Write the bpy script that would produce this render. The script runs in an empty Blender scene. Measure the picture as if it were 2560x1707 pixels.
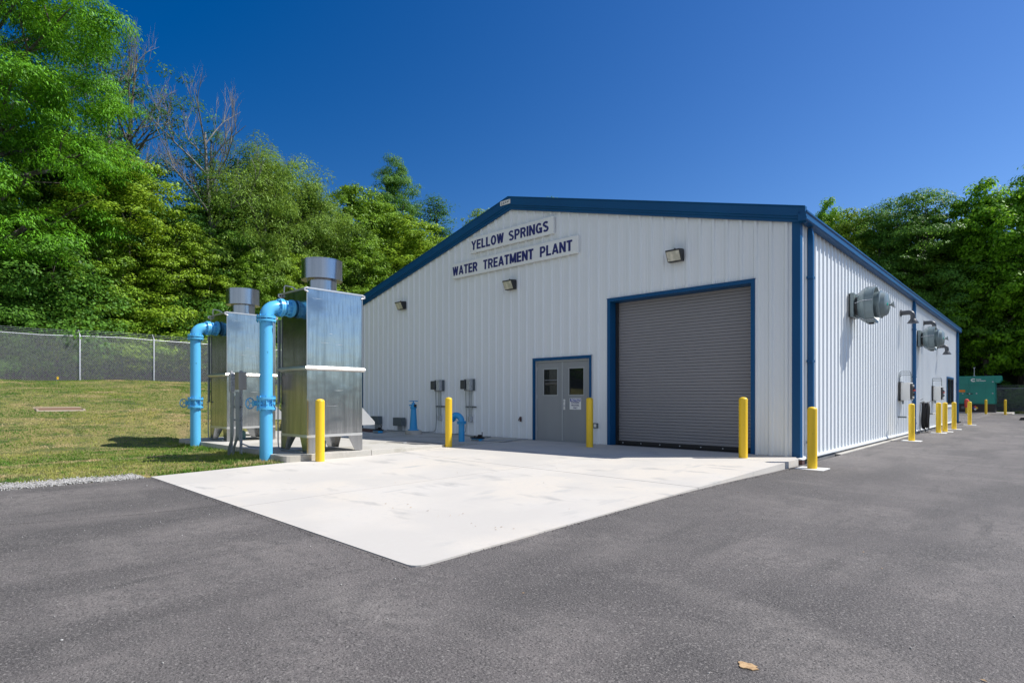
import bpy, bmesh, math, random
import numpy as np
from mathutils import Vector, Matrix
random.seed(7)
S = bpy.context.scene
COL = S.collection
R = math.radians
# ------------------------------------------------------------------ camera
cd = bpy.data.cameras.new('camera')
cam = bpy.data.objects.new('camera', cd); COL.objects.link(cam)
cam.location = (3.68, -12.34, 1.17)
cam.rotation_euler = (R(90), 0, R(42.91))
cd.sensor_width = 36; cd.lens = 36*1450/2560
cd.shift_y = 141.5/2560
cd.clip_start = 0.05; cd.clip_end = 3000
S.camera = cam
# ------------------------------------------------------------------ sky and sun
SUN = Vector((0.58, 0.535, 1.0)).normalized()
elev = math.asin(SUN.z); az = math.atan2(SUN.x, SUN.y)
W = bpy.data.worlds.new('World'); S.world = W; W.use_nodes = True
nt = W.node_tree; nt.nodes.clear()
sky = nt.nodes.new('ShaderNodeTexSky'); sky.sky_type = 'NISHITA'; sky.sun_disc = False
sky.sun_elevation = elev; sky.sun_rotation = az; sky.altitude = 200
sky.air_density = 1.0; sky.dust_density = 0.15; sky.ozone_density = 3.0
hsv = nt.nodes.new('ShaderNodeHueSaturation'); hsv.inputs['Saturation'].default_value = 1.46
hsv.inputs['Value'].default_value = 0.95; hsv.inputs['Hue'].default_value = 0.511
# unseen sky behind the camera whitened, added as fill light for the gable wall
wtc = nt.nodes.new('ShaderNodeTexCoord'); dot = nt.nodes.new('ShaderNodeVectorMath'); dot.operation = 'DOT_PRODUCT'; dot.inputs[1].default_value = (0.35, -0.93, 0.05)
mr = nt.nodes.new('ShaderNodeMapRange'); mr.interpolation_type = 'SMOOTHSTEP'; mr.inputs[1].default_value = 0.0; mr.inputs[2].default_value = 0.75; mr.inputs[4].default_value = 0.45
sky_fill = nt.nodes.new('ShaderNodeMix'); sky_fill.data_type = 'RGBA'; sky_fill.inputs[7].default_value = (5.6, 5.9, 6.1, 1)
bg = nt.nodes.new('ShaderNodeBackground'); bg.inputs['Strength'].default_value = 0.115
wo = nt.nodes.new('ShaderNodeOutputWorld')
# the clear sky is deepest away from the sun and paler on the sun's side
d2 = nt.nodes.new('ShaderNodeVectorMath'); d2.operation = 'DOT_PRODUCT'; d2.inputs[1].default_value = (0.735, 0.678, 0.0)
ms_ = nt.nodes.new('ShaderNodeMapRange'); ms_.inputs[1].default_value = -0.6; ms_.inputs[2].default_value = 0.75; ms_.inputs[3].default_value = 1.47; ms_.inputs[4].default_value = 1.25
mv_ = nt.nodes.new('ShaderNodeMapRange'); mv_.inputs[1].default_value = -0.6; mv_.inputs[2].default_value = 0.75; mv_.inputs[3].default_value = 0.66; mv_.inputs[4].default_value = 0.99
nt.links.new(wtc.outputs['Generated'], d2.inputs[0]); nt.links.new(d2.outputs['Value'], ms_.inputs[0]); nt.links.new(d2.outputs['Value'], mv_.inputs[0])
nt.links.new(ms_.outputs[0], hsv.inputs['Saturation']); nt.links.new(mv_.outputs[0], hsv.inputs['Value'])
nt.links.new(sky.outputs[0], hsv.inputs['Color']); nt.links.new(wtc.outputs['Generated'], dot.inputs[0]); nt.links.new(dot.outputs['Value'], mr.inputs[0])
nt.links.new(mr.outputs[0], sky_fill.inputs[0]); nt.links.new(hsv.outputs[0], sky_fill.inputs[6]); nt.links.new(sky_fill.outputs[2], bg.inputs[0]); nt.links.new(bg.outputs[0], wo.inputs[0])
ld = bpy.data.lights.new('sun', 'SUN'); ld.energy = 4.9; ld.angle = R(0.53); ld.color = (1.0, 0.965, 0.90)
sun = bpy.data.objects.new('sun', ld); COL.objects.link(sun)
sun.rotation_euler = SUN.to_track_quat('Z', 'Y').to_euler(); sun.location = (30, 30, 50)
S.view_settings.view_transform = 'Standard'; S.view_settings.look = 'None'
S.view_settings.gamma = 1; S.view_settings.exposure = 0.35
S.render.engine = 'CYCLES'
S.cycles.max_bounces = 8; S.cycles.transparent_max_bounces = 8

# ------------------------------------------------------------------ materials
def mat(name, col, rough=0.5, metal=0.0, spec=0.5, noise=None, bump=None, island=None, trans=None, emit=None):
    m = bpy.data.materials.new(name); m.use_nodes = True
    t = m.node_tree; b = t.nodes['Principled BSDF']; L = t.links.new
    b.inputs['Roughness'].default_value = rough; b.inputs['Metallic'].default_value = metal
    b.inputs['Specular IOR Level'].default_value = spec
    b.inputs['Base Color'].default_value = (*col, 1)
    tc = t.nodes.new('ShaderNodeTexCoord')
    src = None
    if noise:            # list of (scale(xyz or number), colour2, lo, hi, detail)
        prev = t.nodes.new('ShaderNodeRGB'); prev.outputs[0].default_value = (*col, 1); src = prev.outputs[0]
        for sc, c2, lo, hi, det in noise:
            mp = t.nodes.new('ShaderNodeMapping')
            mp.inputs['Scale'].default_value = sc if isinstance(sc, tuple) else (sc, sc, sc)
            L(tc.outputs['Object'], mp.inputs[0])
            n = t.nodes.new('ShaderNodeTexNoise'); n.inputs['Scale'].default_value = 1; n.inputs['Detail'].default_value = det
            L(mp.outputs[0], n.inputs['Vector'])
            mr = t.nodes.new('ShaderNodeMapRange'); mr.inputs[1].default_value = lo; mr.inputs[2].default_value = hi
            L(n.outputs[0], mr.inputs[0])
            mx = t.nodes.new('ShaderNodeMix'); mx.data_type = 'RGBA'; mx.inputs[7].default_value = (*c2, 1)
            L(mr.outputs[0], mx.inputs[0]); L(src, mx.inputs[6]); src = mx.outputs[2]
    if island:           # (colour a, colour b) random per leaf
        g = t.nodes.new('ShaderNodeNewGeometry'); mx = t.nodes.new('ShaderNodeMix'); mx.data_type = 'RGBA'
        mx.inputs[7].default_value = (*island, 1)
        if src: L(src, mx.inputs[6])
        else: mx.inputs[6].default_value = (*col, 1)
        L(g.outputs['Random Per Island'], mx.inputs[0]); src = mx.outputs[2]
    if src: L(src, b.inputs['Base Color'])
    if bump:             # (scale, strength, distance)
        mp = t.nodes.new('ShaderNodeMapping'); sc = bump[0]
        mp.inputs['Scale'].default_value = sc if isinstance(sc, tuple) else (sc, sc, sc)
        L(tc.outputs['Object'], mp.inputs[0])
        n = t.nodes.new('ShaderNodeTexNoise'); n.inputs['Scale'].default_value = 1; n.inputs['Detail'].default_value = 3
        L(mp.outputs[0], n.inputs['Vector'])
        bp = t.nodes.new('ShaderNodeBump'); bp.inputs['Strength'].default_value = bump[1]; bp.inputs['Distance'].default_value = bump[2]
        L(n.outputs[0], bp.inputs['Height']); L(bp.outputs[0], b.inputs['Normal'])
    if trans:
        tr = t.nodes.new('ShaderNodeBsdfTranslucent'); ms = t.nodes.new('ShaderNodeMixShader'); ms.inputs[0].default_value = trans
        if src:
            hs = t.nodes.new('ShaderNodeHueSaturation'); hs.inputs['Hue'].default_value = 0.485; hs.inputs['Value'].default_value = 1.5; L(src, hs.inputs['Color']); L(hs.outputs[0], tr.inputs[0])
        else: tr.inputs[0].default_value = (*[c*1.4 for c in col], 1)
        out = t.nodes['Material Output']
        L(b.outputs[0], ms.inputs[1]); L(tr.outputs[0], ms.inputs[2]); L(ms.outputs[0], out.inputs[0])
    return m

M = {}
M['panel'] = mat('white_panel', (0.78, 0.81, 0.825), 0.42, noise=[((0.35, 0.35, 0.12), (0.755, 0.785, 0.805), .4, .65, 3)], bump=((1.2, 1.2, .5), .12, .006))
M['trim'] = mat('blue_trim', (0.001, 0.068, 0.19), 0.42, spec=.28, noise=[(0.8, (0.001, 0.078, 0.21), .4, .7, 2)])
M['roof'] = mat('blue_roof', (0.004, 0.06, 0.16), 0.35)
M['sign'] = mat('sign_board', (0.84, 0.85, 0.84), 0.45, noise=[(1.5, (.79, .80, .78), .4, .7, 3)])
M['letter'] = mat('navy_letter', (0.012, 0.015, 0.14), 0.4)
M['door'] = mat('grey_door', (0.275, 0.29, 0.30), 0.42, noise=[((2, 2, .6), (.25, .265, .275), .4, .7, 2)])
M['dframe'] = mat('grey_door_frame', (0.36, 0.38, 0.39), 0.4)
M['curtain'] = mat('grey_slats', (0.25, 0.242, 0.252), 0.5, noise=[((.6, .6, .6), (.232, .226, .237), .4, .7, 3)])
M['black'] = mat('black_rubber', (0.012, 0.012, 0.014), 0.55)
M['blackm'] = mat('black_metal', (0.02, 0.021, 0.024), 0.4)
M['glass'] = mat('dark_glass', (0.012, 0.014, 0.016), 0.03, spec=1.0)
M['mullion'] = mat('interior_bar', (0.20, 0.21, 0.24), 0.5)
M['steel'] = mat('aluminium_sheet', (0.47, 0.48, 0.49), 0.18, 1.0, noise=[((11, 11, .5), (0.29, 0.30, 0.31), .45, .68, 5), ((1.2, 1.2, 2.0), (.27, .28, .30), .52, .66, 4), (2.5, (.45, .46, .47), .55, .8, 4), ((60, 60, 2), (.30, .31, .32), .52, .7, 3)], bump=((.8, .8, 1.1), .35, .03))
M['steelb'] = mat('brushed_aluminium', (0.43, 0.43, 0.44), 0.2, 1.0, noise=[((14, 14, .6), (.36, .37, .38), .4, .7, 4)])
M['weld'] = mat('bright_seam', (0.70, 0.68, 0.65), 0.35, 0.75)
M['galv'] = mat('galvanised_steel', (0.56, 0.58, 0.61), 0.5, 0.35, noise=[(30, (.38, .40, .42), .4, .6, 2)])
M['pipe'] = mat('sky_blue_paint', (0.11, 0.48, 0.80), 0.33, noise=[((2, 2, .7), (0.095, .44, .75), .4, .7, 3), ((18, 18, 9), (.06, .28, .45), .66, .74, 4)])
M['pipe2'] = mat('strong_blue_paint', (0.02, 0.30, 0.62), 0.35)
M['yellow'] = mat('yellow_sleeve', (0.86, 0.56, 0.02), 0.42, noise=[((6, 6, .8), (.80, .50, .02), .5, .75, 3), ((14, 14, 5), (.45, .30, .05), .66, .74, 5), (60, (.40, .28, .05), .68, .76, 2)])
M['red'] = mat('red_cover', (0.75, 0.09, 0.06), 0.4)
M['conc'] = mat('pale_concrete', (0.555, 0.512, 0.452), 0.85, noise=[(0.45, (.53, .505, .47), .42, .62, 5), ((1.0, 2.4, 1), (.34, .33, .315), .585, .70, 6), ((3.2, .9, 1), (.42, .41, .39), .61, .70, 5), (.7, (.49, .465, .43), .45, .6, 5), (14, (.50, .48, .445), .55, .75, 4), (120, (.45, .43, .40), .6, .8, 2)], bump=(60, .25, .004))
M['conc2'] = mat('grey_concrete', (0.47, 0.45, 0.41), 0.88, noise=[(0.9, (.36, .34, .29), .45, .65, 5), (6, (.50, .48, .44), .5, .7, 4), (90, (.34, .33, .30), .55, .75, 2)], bump=(50, .3, .005))
M['stain'] = mat('stained_concrete', (0.40, 0.37, 0.31), 0.8, noise=[(2, (.30, .26, .17), .45, .65, 5)])
M['found'] = mat('foundation_concrete', (0.20, 0.20, 0.20), 0.9, noise=[(3, (.13, .13, .135), .4, .65, 4)])
M['asph'] = mat('asphalt', (0.106, 0.095, 0.092), 0.84, noise=[((.26, .8, 1), (.150, .134, .127), .42, .58, 4), ((.9, .28, 1), (.066, .060, .059), .47, .62, 5), ((.30, .16, 1), (.070, .064, .063), .49, .62, 5), ((.5, 1.3, 1), (.165, .149, .140), .56, .74, 6), ((3.5, .5, 1), (.070, .064, .062), .60, .72, 5), (9, (.086, .079, .076), .45, .75, 3), (60, (.22, .203, .19), .55, .72, 3), (80, (.036, .033, .032), .53, .70, 2), (230, (.33, .31, .29), .60, .76, 1)], bump=(70, 1.0, .010))
M['grassg'] = mat('lawn_soil', (0.21, 0.19, 0.06), 0.95, noise=[(0.35, (.25, .205, .07), .45, .62, 5), (1.6, (.07, .095, .02), .48, .62, 5), (0.9, (.25, .19, .09), .62, .74, 6), (18, (.06, .075, .02), .5, .7, 4)], bump=(25, .8, .05))
M['blade'] = mat('grass_blade', (0.17, 0.27, 0.038), 0.7, spec=.2, noise=[((.5, .22, 1), (.40, .40, .11), .42, .60, 4), (0.55, (.08, .20, .025), .46, .58, 5), ((1.1, .5, 1), (.62, .47, .27), .54, .66, 6), (2.6, (.10, .22, .03), .52, .66, 5), (7, (.50, .42, .16), .56, .76, 3)], trans=.3)
M['hill'] = mat('forest_floor', (0.035, 0.032, 0.018), 0.95, noise=[(0.8, (.025, .035, .012), .4, .6, 4)])
M['stone'] = mat('limestone_gravel', (0.20, 0.19, 0.18), 0.9, island=(.50, .49, .47))
M['bark'] = mat('grey_bark', (0.13, 0.115, 0.10), 0.9, noise=[((6, 6, 1.5), (.06, .052, .045), .4, .6, 4), (1.2, (.22, .20, .18), .55, .7, 3)], bump=((14, 14, 4), .8, .03))
M['deadbark'] = mat('bleached_bark', (0.25, 0.24, 0.235), 0.85, noise=[((8, 8, 1.2), (.12, .11, .112), .4, .65, 4)])
def leafmat(name, a, b, tr=.28):
    a = tuple(min(.5, c*f) for c, f in zip(a, (.86, .90, .7))); b = tuple(min(.6, c*f) for c, f in zip(b, (1.75, 1.80, 1.25)))
    return mat(name, a, 0.5, spec=.2, noise=[(0.33, tuple(c*.75 for c in a), .4, .65, 3)], island=b, trans=tr)
M['leafA'] = leafmat('ash_leaf', (0.055, 0.16, 0.014), (0.105, 0.26, 0.02))
M['leafG'] = leafmat('oak_leaf', (0.075, 0.19, 0.016), (0.15, 0.30, 0.025), .42)
M['leafB'] = leafmat('maple_leaf', (0.075, 0.155, 0.016), (0.14, 0.235, 0.025))
M['leafC'] = leafmat('willow_leaf', (0.095, 0.165, 0.030), (0.15, 0.235, 0.05))
M['leafD'] = leafmat('dark_leaf', (0.046, 0.125, 0.022), (0.092, 0.195, 0.035), .34)
M['leafE'] = leafmat('yellow_green_leaf', (0.105, 0.185, 0.014), (0.19, 0.28, 0.03))
M['leafF'] = leafmat('blue_green_leaf', (0.035, 0.10, 0.040), (0.060, 0.15, 0.055))
M['green'] = mat('green_enclosure', (0.0, 0.235, 0.185), 0.35, noise=[(1.2, (0, .20, .16), .4, .7, 2)])
M['base'] = mat('black_tank', (0.010, 0.010, 0.012), 0.45)
M['orange'] = mat('orange_label', (0.75, 0.23, 0.01), 0.5)
M['white'] = mat('white_paint', (0.78, 0.78, 0.76), 0.45)
M['offw'] = mat('off_white_cabinet', (0.74, 0.73, 0.70), 0.45)
M['bluesign'] = mat('sign_blue', (0.01, 0.03, 0.32), 0.4)
M['gbox'] = mat('grey_box', (0.10, 0.125, 0.14), 0.45)
M['fan'] = mat('grey_fan_housing', (0.185, 0.235, 0.245), 0.33, 0.15)
M['teal'] = mat('teal_sticker', (0.0, 0.45, 0.36), 0.4)
M['tealbox'] = mat('teal_motor', (0.09, 0.22, 0.23), 0.5)
M['boxb'] = mat('stainless_box', (0.40, 0.37, 0.35), 0.4, 0.7)
M['cond'] = mat('conduit', (0.30, 0.33, 0.35), 0.4, 0.6)
M['pvc'] = mat('dark_pvc', (0.055, 0.06, 0.07), 0.4)
M['brown'] = mat('rusty_iron', (0.10, 0.05, 0.045), 0.7)
M['lens'] = mat('lamp_lens', (0.62, 0.60, 0.50), 0.18, spec=.8, noise=[((7, 7, 7), (.42, .42, .34), .4, .6, 2)])
M['grate'] = mat('steel_hatch', (0.22, 0.21, 0.20), 0.6, 0.4)
M['soil'] = mat('bare_soil', (0.17, 0.10, 0.06), 0.95)
M['wood'] = mat('weathered_timber', (0.48, 0.40, 0.32), 0.85)
M['leafdry'] = mat('dry_mud', (0.50, 0.34, 0.18), 0.9, noise=[(60, (.35, .22, .11), .45, .65, 4)])

# ------------------------------------------------------------------ helpers
class B:
    def __init__(s): s.v = []; s.f = []
    def add(s, v, f):
        o = len(s.v); s.v += [tuple(p) for p in v]; s.f += [tuple(i+o for i in q) for q in f]; return s
    def box(s, x0, x1, y0, y1, z0, z1, rot=None, at=None):
        v = [(x, y, z) for z in (z0, z1) for y in (y0, y1) for x in (x0, x1)]
        if rot is not None:
            v = [tuple(rot @ Vector(p) + Vector(at or (0, 0, 0))) for p in v]
        return s.add(v, [(0, 2, 3, 1), (4, 5, 7, 6), (0, 1, 5, 4), (2, 6, 7, 3), (0, 4, 6, 2), (1, 3, 7, 5)])
    def tube(s, path, r, n=10, caps=True):
        P = [Vector(p) for p in path]; rr = r if isinstance(r, (list, tuple)) else [r]*len(P)
        d0 = (P[1]-P[0]).normalized(); a = d0.orthogonal().normalized(); vs = []
        for i, p in enumerate(P):
            if i == 0: d = P[1]-P[0]
            elif i == len(P)-1: d = P[i]-P[i-1]
            else: d = (P[i+1]-P[i]).normalized()+(P[i]-P[i-1]).normalized()
            d.normalize(); a = (a-d*a.dot(d))
            a = a.normalized() if a.length > 1e-6 else d.orthogonal().normalized()
            b = d.cross(a)
            vs += [p+(a*math.cos(2*math.pi*k/n)+b*math.sin(2*math.pi*k/n))*rr[i] for k in range(n)]
        f = [(i*n+k, i*n+(k+1) % n, (i+1)*n+(k+1) % n, (i+1)*n+k) for i in range(len(P)-1) for k in range(n)]
        if caps: f += [tuple(range(n-1, -1, -1)), tuple((len(P)-1)*n+k for k in range(n))]
        return s.add(vs, f)
    def cyl(s, p0, p1, r, n=20): return s.tube([p0, p1], r, n)
    def lathe(s, prof, c=(0, 0, 0), axis='z', n=28, closed=False):   # prof: (along, radius)
        vs = []
        for h, r in prof:
            for k in range(n):
                a = 2*math.pi*k/n; u, w = r*math.cos(a), r*math.sin(a)
                p = (u, w, h) if axis == 'z' else ((h, u, w) if axis == 'x' else (w, h, u))
                vs.append((p[0]+c[0], p[1]+c[1], p[2]+c[2]))
        m = len(prof)
        f = [(i*n+k, i*n+(k+1) % n, (i+1)*n+(k+1) % n, (i+1)*n+k) for i in range(m-1) for k in range(n)]
        f += [tuple(range(n-1, -1, -1)), tuple((m-1)*n+k for k in range(n))]
        return s.add(vs, f)
    def prism(s, poly, a0, a1, axis='y'):      # poly in the other two axes
        def P(u, w, a): return {'x': (a, u, w), 'y': (u, a, w), 'z': (u, w, a)}[axis]
        n = len(poly); v = [P(u, w, a0) for u, w in poly]+[P(u, w, a1) for u, w in poly]
        f = [tuple(range(n)), tuple(range(2*n-1, n-1, -1))]+[(i, i+n, (i+1) % n+n, (i+1) % n) for i in range(n)]
        return s.add(v, f)
    def build(s, name, m, parent=None, smooth=True, bevel=0, loc=None):
        me = bpy.data.meshes.new(name); me.from_pydata(s.v, [], s.f); 
        bm = bmesh.new(); bm.from_mesh(me); bmesh.ops.recalc_face_normals(bm, faces=bm.faces); bm.to_mesh(me); bm.free()
        me.materials.append(m)
        if smooth: me.shade_smooth(); me.set_sharp_from_angle(angle=R(35))
        o = bpy.data.objects.new(name, me); COL.objects.link(o)
        if parent: o.parent = parent
        if loc: o.location = loc
        if bevel:
            md = o.modifiers.new('bevel', 'BEVEL'); md.width = bevel; md.segments = 2; md.limit_method = 'ANGLE'
        return o
def raw(name, v, f, m, parent=None, smooth=False):
    v = np.asarray(v, dtype=np.float32); f = np.asarray(f, dtype=np.int32)
    me = bpy.data.meshes.new(name); k = f.shape[1]
    me.vertices.add(len(v)); me.vertices.foreach_set('co', v.ravel())
    me.loops.add(f.size); me.loops.foreach_set('vertex_index', f.ravel())
    me.polygons.add(len(f)); me.polygons.foreach_set('loop_start', np.arange(len(f), dtype=np.int32)*k)
    me.update(calc_edges=True); me.validate(); me.materials.append(m)
    if smooth: me.shade_smooth()
    o = bpy.data.objects.new(name, me); COL.objects.link(o)
    if parent: o.parent = parent
    return o
def tag(o, label=None, cat=None, group=None, kind=None):
    if label: o['label'] = label
    if cat: o['category'] = cat
    if group: o['group'] = group
    if kind: o['kind'] = kind
    return o
def thing(name, label, cat, loc=(0, 0, 0), rz=0, group=None):
    o = bpy.data.objects.new(name, None); COL.objects.link(o); o.empty_display_size = .2
    o.location = loc; o.rotation_euler = (0, 0, rz); return tag(o, label, cat, group)
def dup(root, loc, label, rz=0, scale=None):
    r = root.copy(); COL.objects.link(r); r.location = loc; r.rotation_euler = (0, 0, rz); r['label'] = label
    if scale: r.scale = scale
    for ch in list(root.children):
        c = ch.copy(); COL.objects.link(c); c.parent = r
        for g in list(ch.children):
            d = g.copy(); COL.objects.link(d); d.parent = c
    return r
def text(name, s, size, m, parent, loc, rot, off=0.0, ext=0.004, xs=1.0, spc=1.0, shear=0.0, align='CENTER'):
    cu = bpy.data.curves.new(name, 'FONT'); cu.body = s; cu.size = size; cu.extrude = ext; cu.offset = off
    cu.align_x = align; cu.align_y = 'CENTER'; cu.space_character = spc; cu.shear = shear; cu.resolution_u = 4
    t = bpy.data.objects.new(name, cu); COL.objects.link(t)
    dg = bpy.context.evaluated_depsgraph_get(); me = bpy.data.meshes.new_from_object(t.evaluated_get(dg))
    bpy.data.objects.remove(t); me.materials.clear(); me.materials.append(m)
    me.transform(Matrix.Translation(loc) @ rot.to_4x4() @ Matrix.Diagonal((xs, 1, 1, 1)))
    o = bpy.data.objects.new(name, me); COL.objects.link(o)
    if parent: o.parent = parent
    return o
FRONT = Matrix.Rotation(R(90), 3, 'X')                 # text facing -Y

# ------------------------------------------------------------------ ground
def sstep(a, b, x):
    t = np.clip((x-a)/(b-a), 0, 1); return t*t*(3-2*t)
def H(x, y):
    x = np.asarray(x, float); y = np.asarray(y, float)
    z = -0.02+0*x
    z = z+1.98*np.clip((-12.7-x)/15.3, 0, 1)*(1-.035*np.sin(y*.5))
    z = z+np.clip((-31-x)/30, 0, 2)*9.0*sstep(-31, -38, x)            # wooded hillside
    bump = .03*np.sin(x*.9+y*.4)+.022*np.sin(y*1.3-x*.5)
    z = z+bump*sstep(-12, -17, x)
    z = z+sstep(60, 75, y)*6.0                                          # far rear bank
    hole = sstep(-6.6, -5.9, x)*(1-sstep(53.0, 53.5, y)*1.0)
    z = np.where(x > -6.6, z-hole*.45*(1-sstep(53, 54, y)), z)
    inside = (x > -15.8) & (x < -5.0) & (y > -7.0) & (y < 28)
    z = np.where(inside, -0.25, z)
    return z
def grid(name, xs, ys, fn, m, smooth=True):
    X, Y = np.meshgrid(xs, ys); Z = fn(X, Y); nx, ny = len(xs), len(ys)
    v = np.stack([X, Y, Z], -1).reshape(-1, 3)
    i = np.arange(nx*ny).reshape(ny, nx)
    f = np.stack([i[:-1, :-1], i[:-1, 1:], i[1:, 1:], i[1:, :-1]], -1).reshape(-1, 4)
    return raw(name, v, f, m, None, smooth)
xs = np.concatenate([np.linspace(-600, -70, 12), np.linspace(-66, -32, 24), np.arange(-31.5, -7, .5), [-6.9, -6.6, -6.42, -6.25, -6.1, -5.9, -5.0, -4.9], np.linspace(0, 30, 8), np.linspace(40, 600, 12)])
ys = np.concatenate([np.linspace(-600, -40, 12), np.arange(-36, -12, 1.5), np.arange(-12, -7.1, .5), [-7.1, -7.0, -6.9], np.arange(-6, 28, 1.0), [28.1, 29], np.arange(30, 53, 2.0), [53.2, 53.5, 54], np.arange(56, 90, 2.0), np.linspace(100, 600, 10)])
g = grid('ground', xs, ys, H, M['grassg']); g['kind'] = 'structure'
g.data.materials.append(M['hill'])
co = np.array([g.data.polygons[i].center[:2] for i in range(len(g.data.polygons))])
g.data.polygons.foreach_set('material_index', ((co[:, 0] < -31.3) | (co[:, 1] > 60)).astype(np.int32)); g.data.update()

def asz(x, y):
    x = np.asarray(x, float); y = np.asarray(y, float)
    r = np.interp(-y, [-1, 0, 2, 4, 5.5, 7.5, 9.6, 30], [-.13, -.125, -.11, -.075, -.064, -.082, -.105, -.12])
    front = -.008-.01337*(x+6.6)
    side = r-.012*np.clip(x-.2, 0, 4)
    z = np.where(x < .15, np.minimum(front, -.006), np.where(y < -9.7, front, side))
    k = sstep(-9.0, -11.5, y); z = np.where(x >= .15, side*(1-k)+front*k, z)
    return np.maximum(z, -.19)+.006*np.sin(x*1.7+y*.6)*np.clip(np.abs(x-.15), 0, 1)*np.clip(-9.9-y, 0, 1)
axs = np.concatenate([[-6.15, -6, -5], np.arange(-4, 0, .5), [.1, .15, .3, .6], np.arange(1, 6, .5), np.arange(6, 62, 4)])
ays = np.concatenate([np.arange(-60, -16, 4), np.arange(-16, -9.9, .4), [-9.75, -9.66], np.arange(-9.4, 0, .4), np.arange(0, 28, 1), np.arange(28, 47.9, 2), [47.45]])
X, Y = np.meshgrid(axs, ays); Z = asz(X, Y); nx, ny = len(axs), len(ays)
v = np.stack([X, Y, Z], -1).reshape(-1, 3); i = np.arange(nx*ny).reshape(ny, nx)
f = np.stack([i[:-1, :-1], i[:-1, 1:], i[1:, 1:], i[1:, :-1]], -1)
cx = (X[:-1, :-1]+X[1:, 1:])/2; cy = (Y[:-1, :-1]+Y[1:, 1:])/2
keep = ~((cx < .15) & (cy > -9.6) & (cy < 26.6)); keep &= ~((cx < -.0) & (cy > -9.6) & (cy < 26.6))
o = raw('asphalt', v, f[keep], M['asph'], None, True); o['kind'] = 'structure'
# strip of asphalt behind the building, up to the generator
o = raw('asphalt', [(-20, 26.7, -.133), (-6.15, 26.7, -.133), (-6.15, 47.45, -.133), (-20, 47.45, -.133)], [(0, 1, 2, 3)], M['asph']); o['kind'] = 'structure'

def ribbon(name, pts, w, m, zf, amp=.02, n=60, seed=1):
    r = random.Random(seed); b = B(); L0 = []
    for i in range(n+1):
        t_ = i/n*(len(pts)-1); k = min(int(t_), len(pts)-2); p = Vector(pts[k]).lerp(Vector(pts[k+1]), t_-k); d = (Vector(pts[k+1])-Vector(pts[k])).normalized(); q = Vector((-d.y, d.x))
        c = p+q*r.uniform(-amp, amp); ww = w*r.uniform(.3, 1.2); L0 += [c+q*ww, c-q*ww]
    b.add([(p.x, p.y, float(zf(p.x, p.y))+.004) for p in L0], [(2*i, 2*i+1, 2*i+3, 2*i+2) for i in range(n)])
    o = b.build(name, m, smooth=False); o['kind'] = 'structure'; return o
M['seam'] = mat('asphalt_seam', (0.045, 0.042, 0.041), 0.9, noise=[(30, (.09, .083, .08), .45, .6, 3)])
ribbon('asphalt_seam', [(-3.85, -12.0), (-3.35, -10.6), (-3.22, -9.75)], .005, M['seam'], asz, .008, 120, 1)
ribbon('asphalt_seam', [(.35, 7.7), (.76, 8.25), (3.1, 9.2), (5.5, 9.9)], .010, M['seam'], asz, .02, 60, 2)
def slz(x, y): return -.0105*max(0, -y-1.0)*min(1, max(0, (x+6.6)/6.8))
def slab(b, poly, n=1):
    # poly: list of (x,y) ; top follows slz, sides go down .3
    m = len(poly); top = [(x, y, slz(x, y)) for x, y in poly]; bot = [(x, y, -.35) for x, y in poly]
    b.add(top+bot, [tuple(range(m)), tuple(range(2*m-1, m-1, -1))]+[(i, i+m, (i+1) % m+m, (i+1) % m) for i in range(m)])
b = B()
g_ = .008
tip = [(.20-.10*(1-math.cos(a)), -9.66+.10*(1-math.sin(a))) for a in [R(d) for d in (0, 22, 45, 67, 90)]]
XJ = [-6.2, -2.95, .17]; 
# three bays in Y, two in X with open joints
slab(b, [(-6.21, -9.66), (-3.0, -9.66), (-3.0, -4.86), (-6.80, -4.86), (-6.50, -7.45)])
slab(b, [(-3.0+g_*2, -9.66)]+tip[::-1]+[(.17, -4.86), (-3.0+g_*2, -4.86)])
slab(b, [(-7.1, -4.86+g_*2), (-3.0, -4.86+g_*2), (-3.0, -.02), (-7.1, -.02)])
slab(b, [(-3.0+g_*2, -4.86+g_*2), (.17, -4.86+g_*2), (.13, -1.20), (-3.0+g_*2, -1.20)])
slab(b, [(-3.0+g_*2, -1.20+g_*2), (.13, -1.20+g_*2), (.12, -.42), (-.06, -.02), (-3.0+g_*2, -.02)])
o = b.build('concrete_apron', M['conc'], smooth=False); o['kind'] = 'structure'
# equipment pad: level under the towers, running down to the wall
def pdz(x, y): return float(np.interp(y, [-7.6, -5.6, -2.2, 0], [.12, .11, .030, .022]))
b = B()
def pad(poly):
    m = len(poly); b.add([(x, y, pdz(x, y)) for x, y in poly]+[(x, y, -.35) for x, y in poly], [tuple(range(m)), tuple(range(2*m-1, m-1, -1))]+[(i, i+m, (i+1) % m+m, (i+1) % m) for i in range(m)])
rc = [(-6.48-.12*(1-math.cos(a)), -7.35-.12*math.sin(a)) for a in [R(d) for d in (0, 30, 60, 90)]]
pad([(-12.9, -7.2), (-9.6, -7.2), (-9.6, -5.6), (-12.9, -5.6)])
pad([(-9.59, -7.2), (-7.3, -7.2), (-7.3, -7.47)]+rc[::-1]+[(-6.52, -5.6), (-9.59, -5.6)])
pad([(-12.9, -5.59), (-9.6, -5.59), (-9.6, -2.2), (-15.6, -2.2), (-15.6, -5.0), (-12.9, -5.0)])
pad([(-9.59, -5.59), (-6.52, -5.59), (-6.98, -3.2), (-6.98, -2.2), (-9.59, -2.2)])
pad([(-15.6, -2.19), (-6.98, -2.19), (-6.98, -.02), (-15.6, -.02)])
o = b.build('equipment_pad', M['conc2'], smooth=False, bevel=.008); o['kind'] = 'structure'

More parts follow.
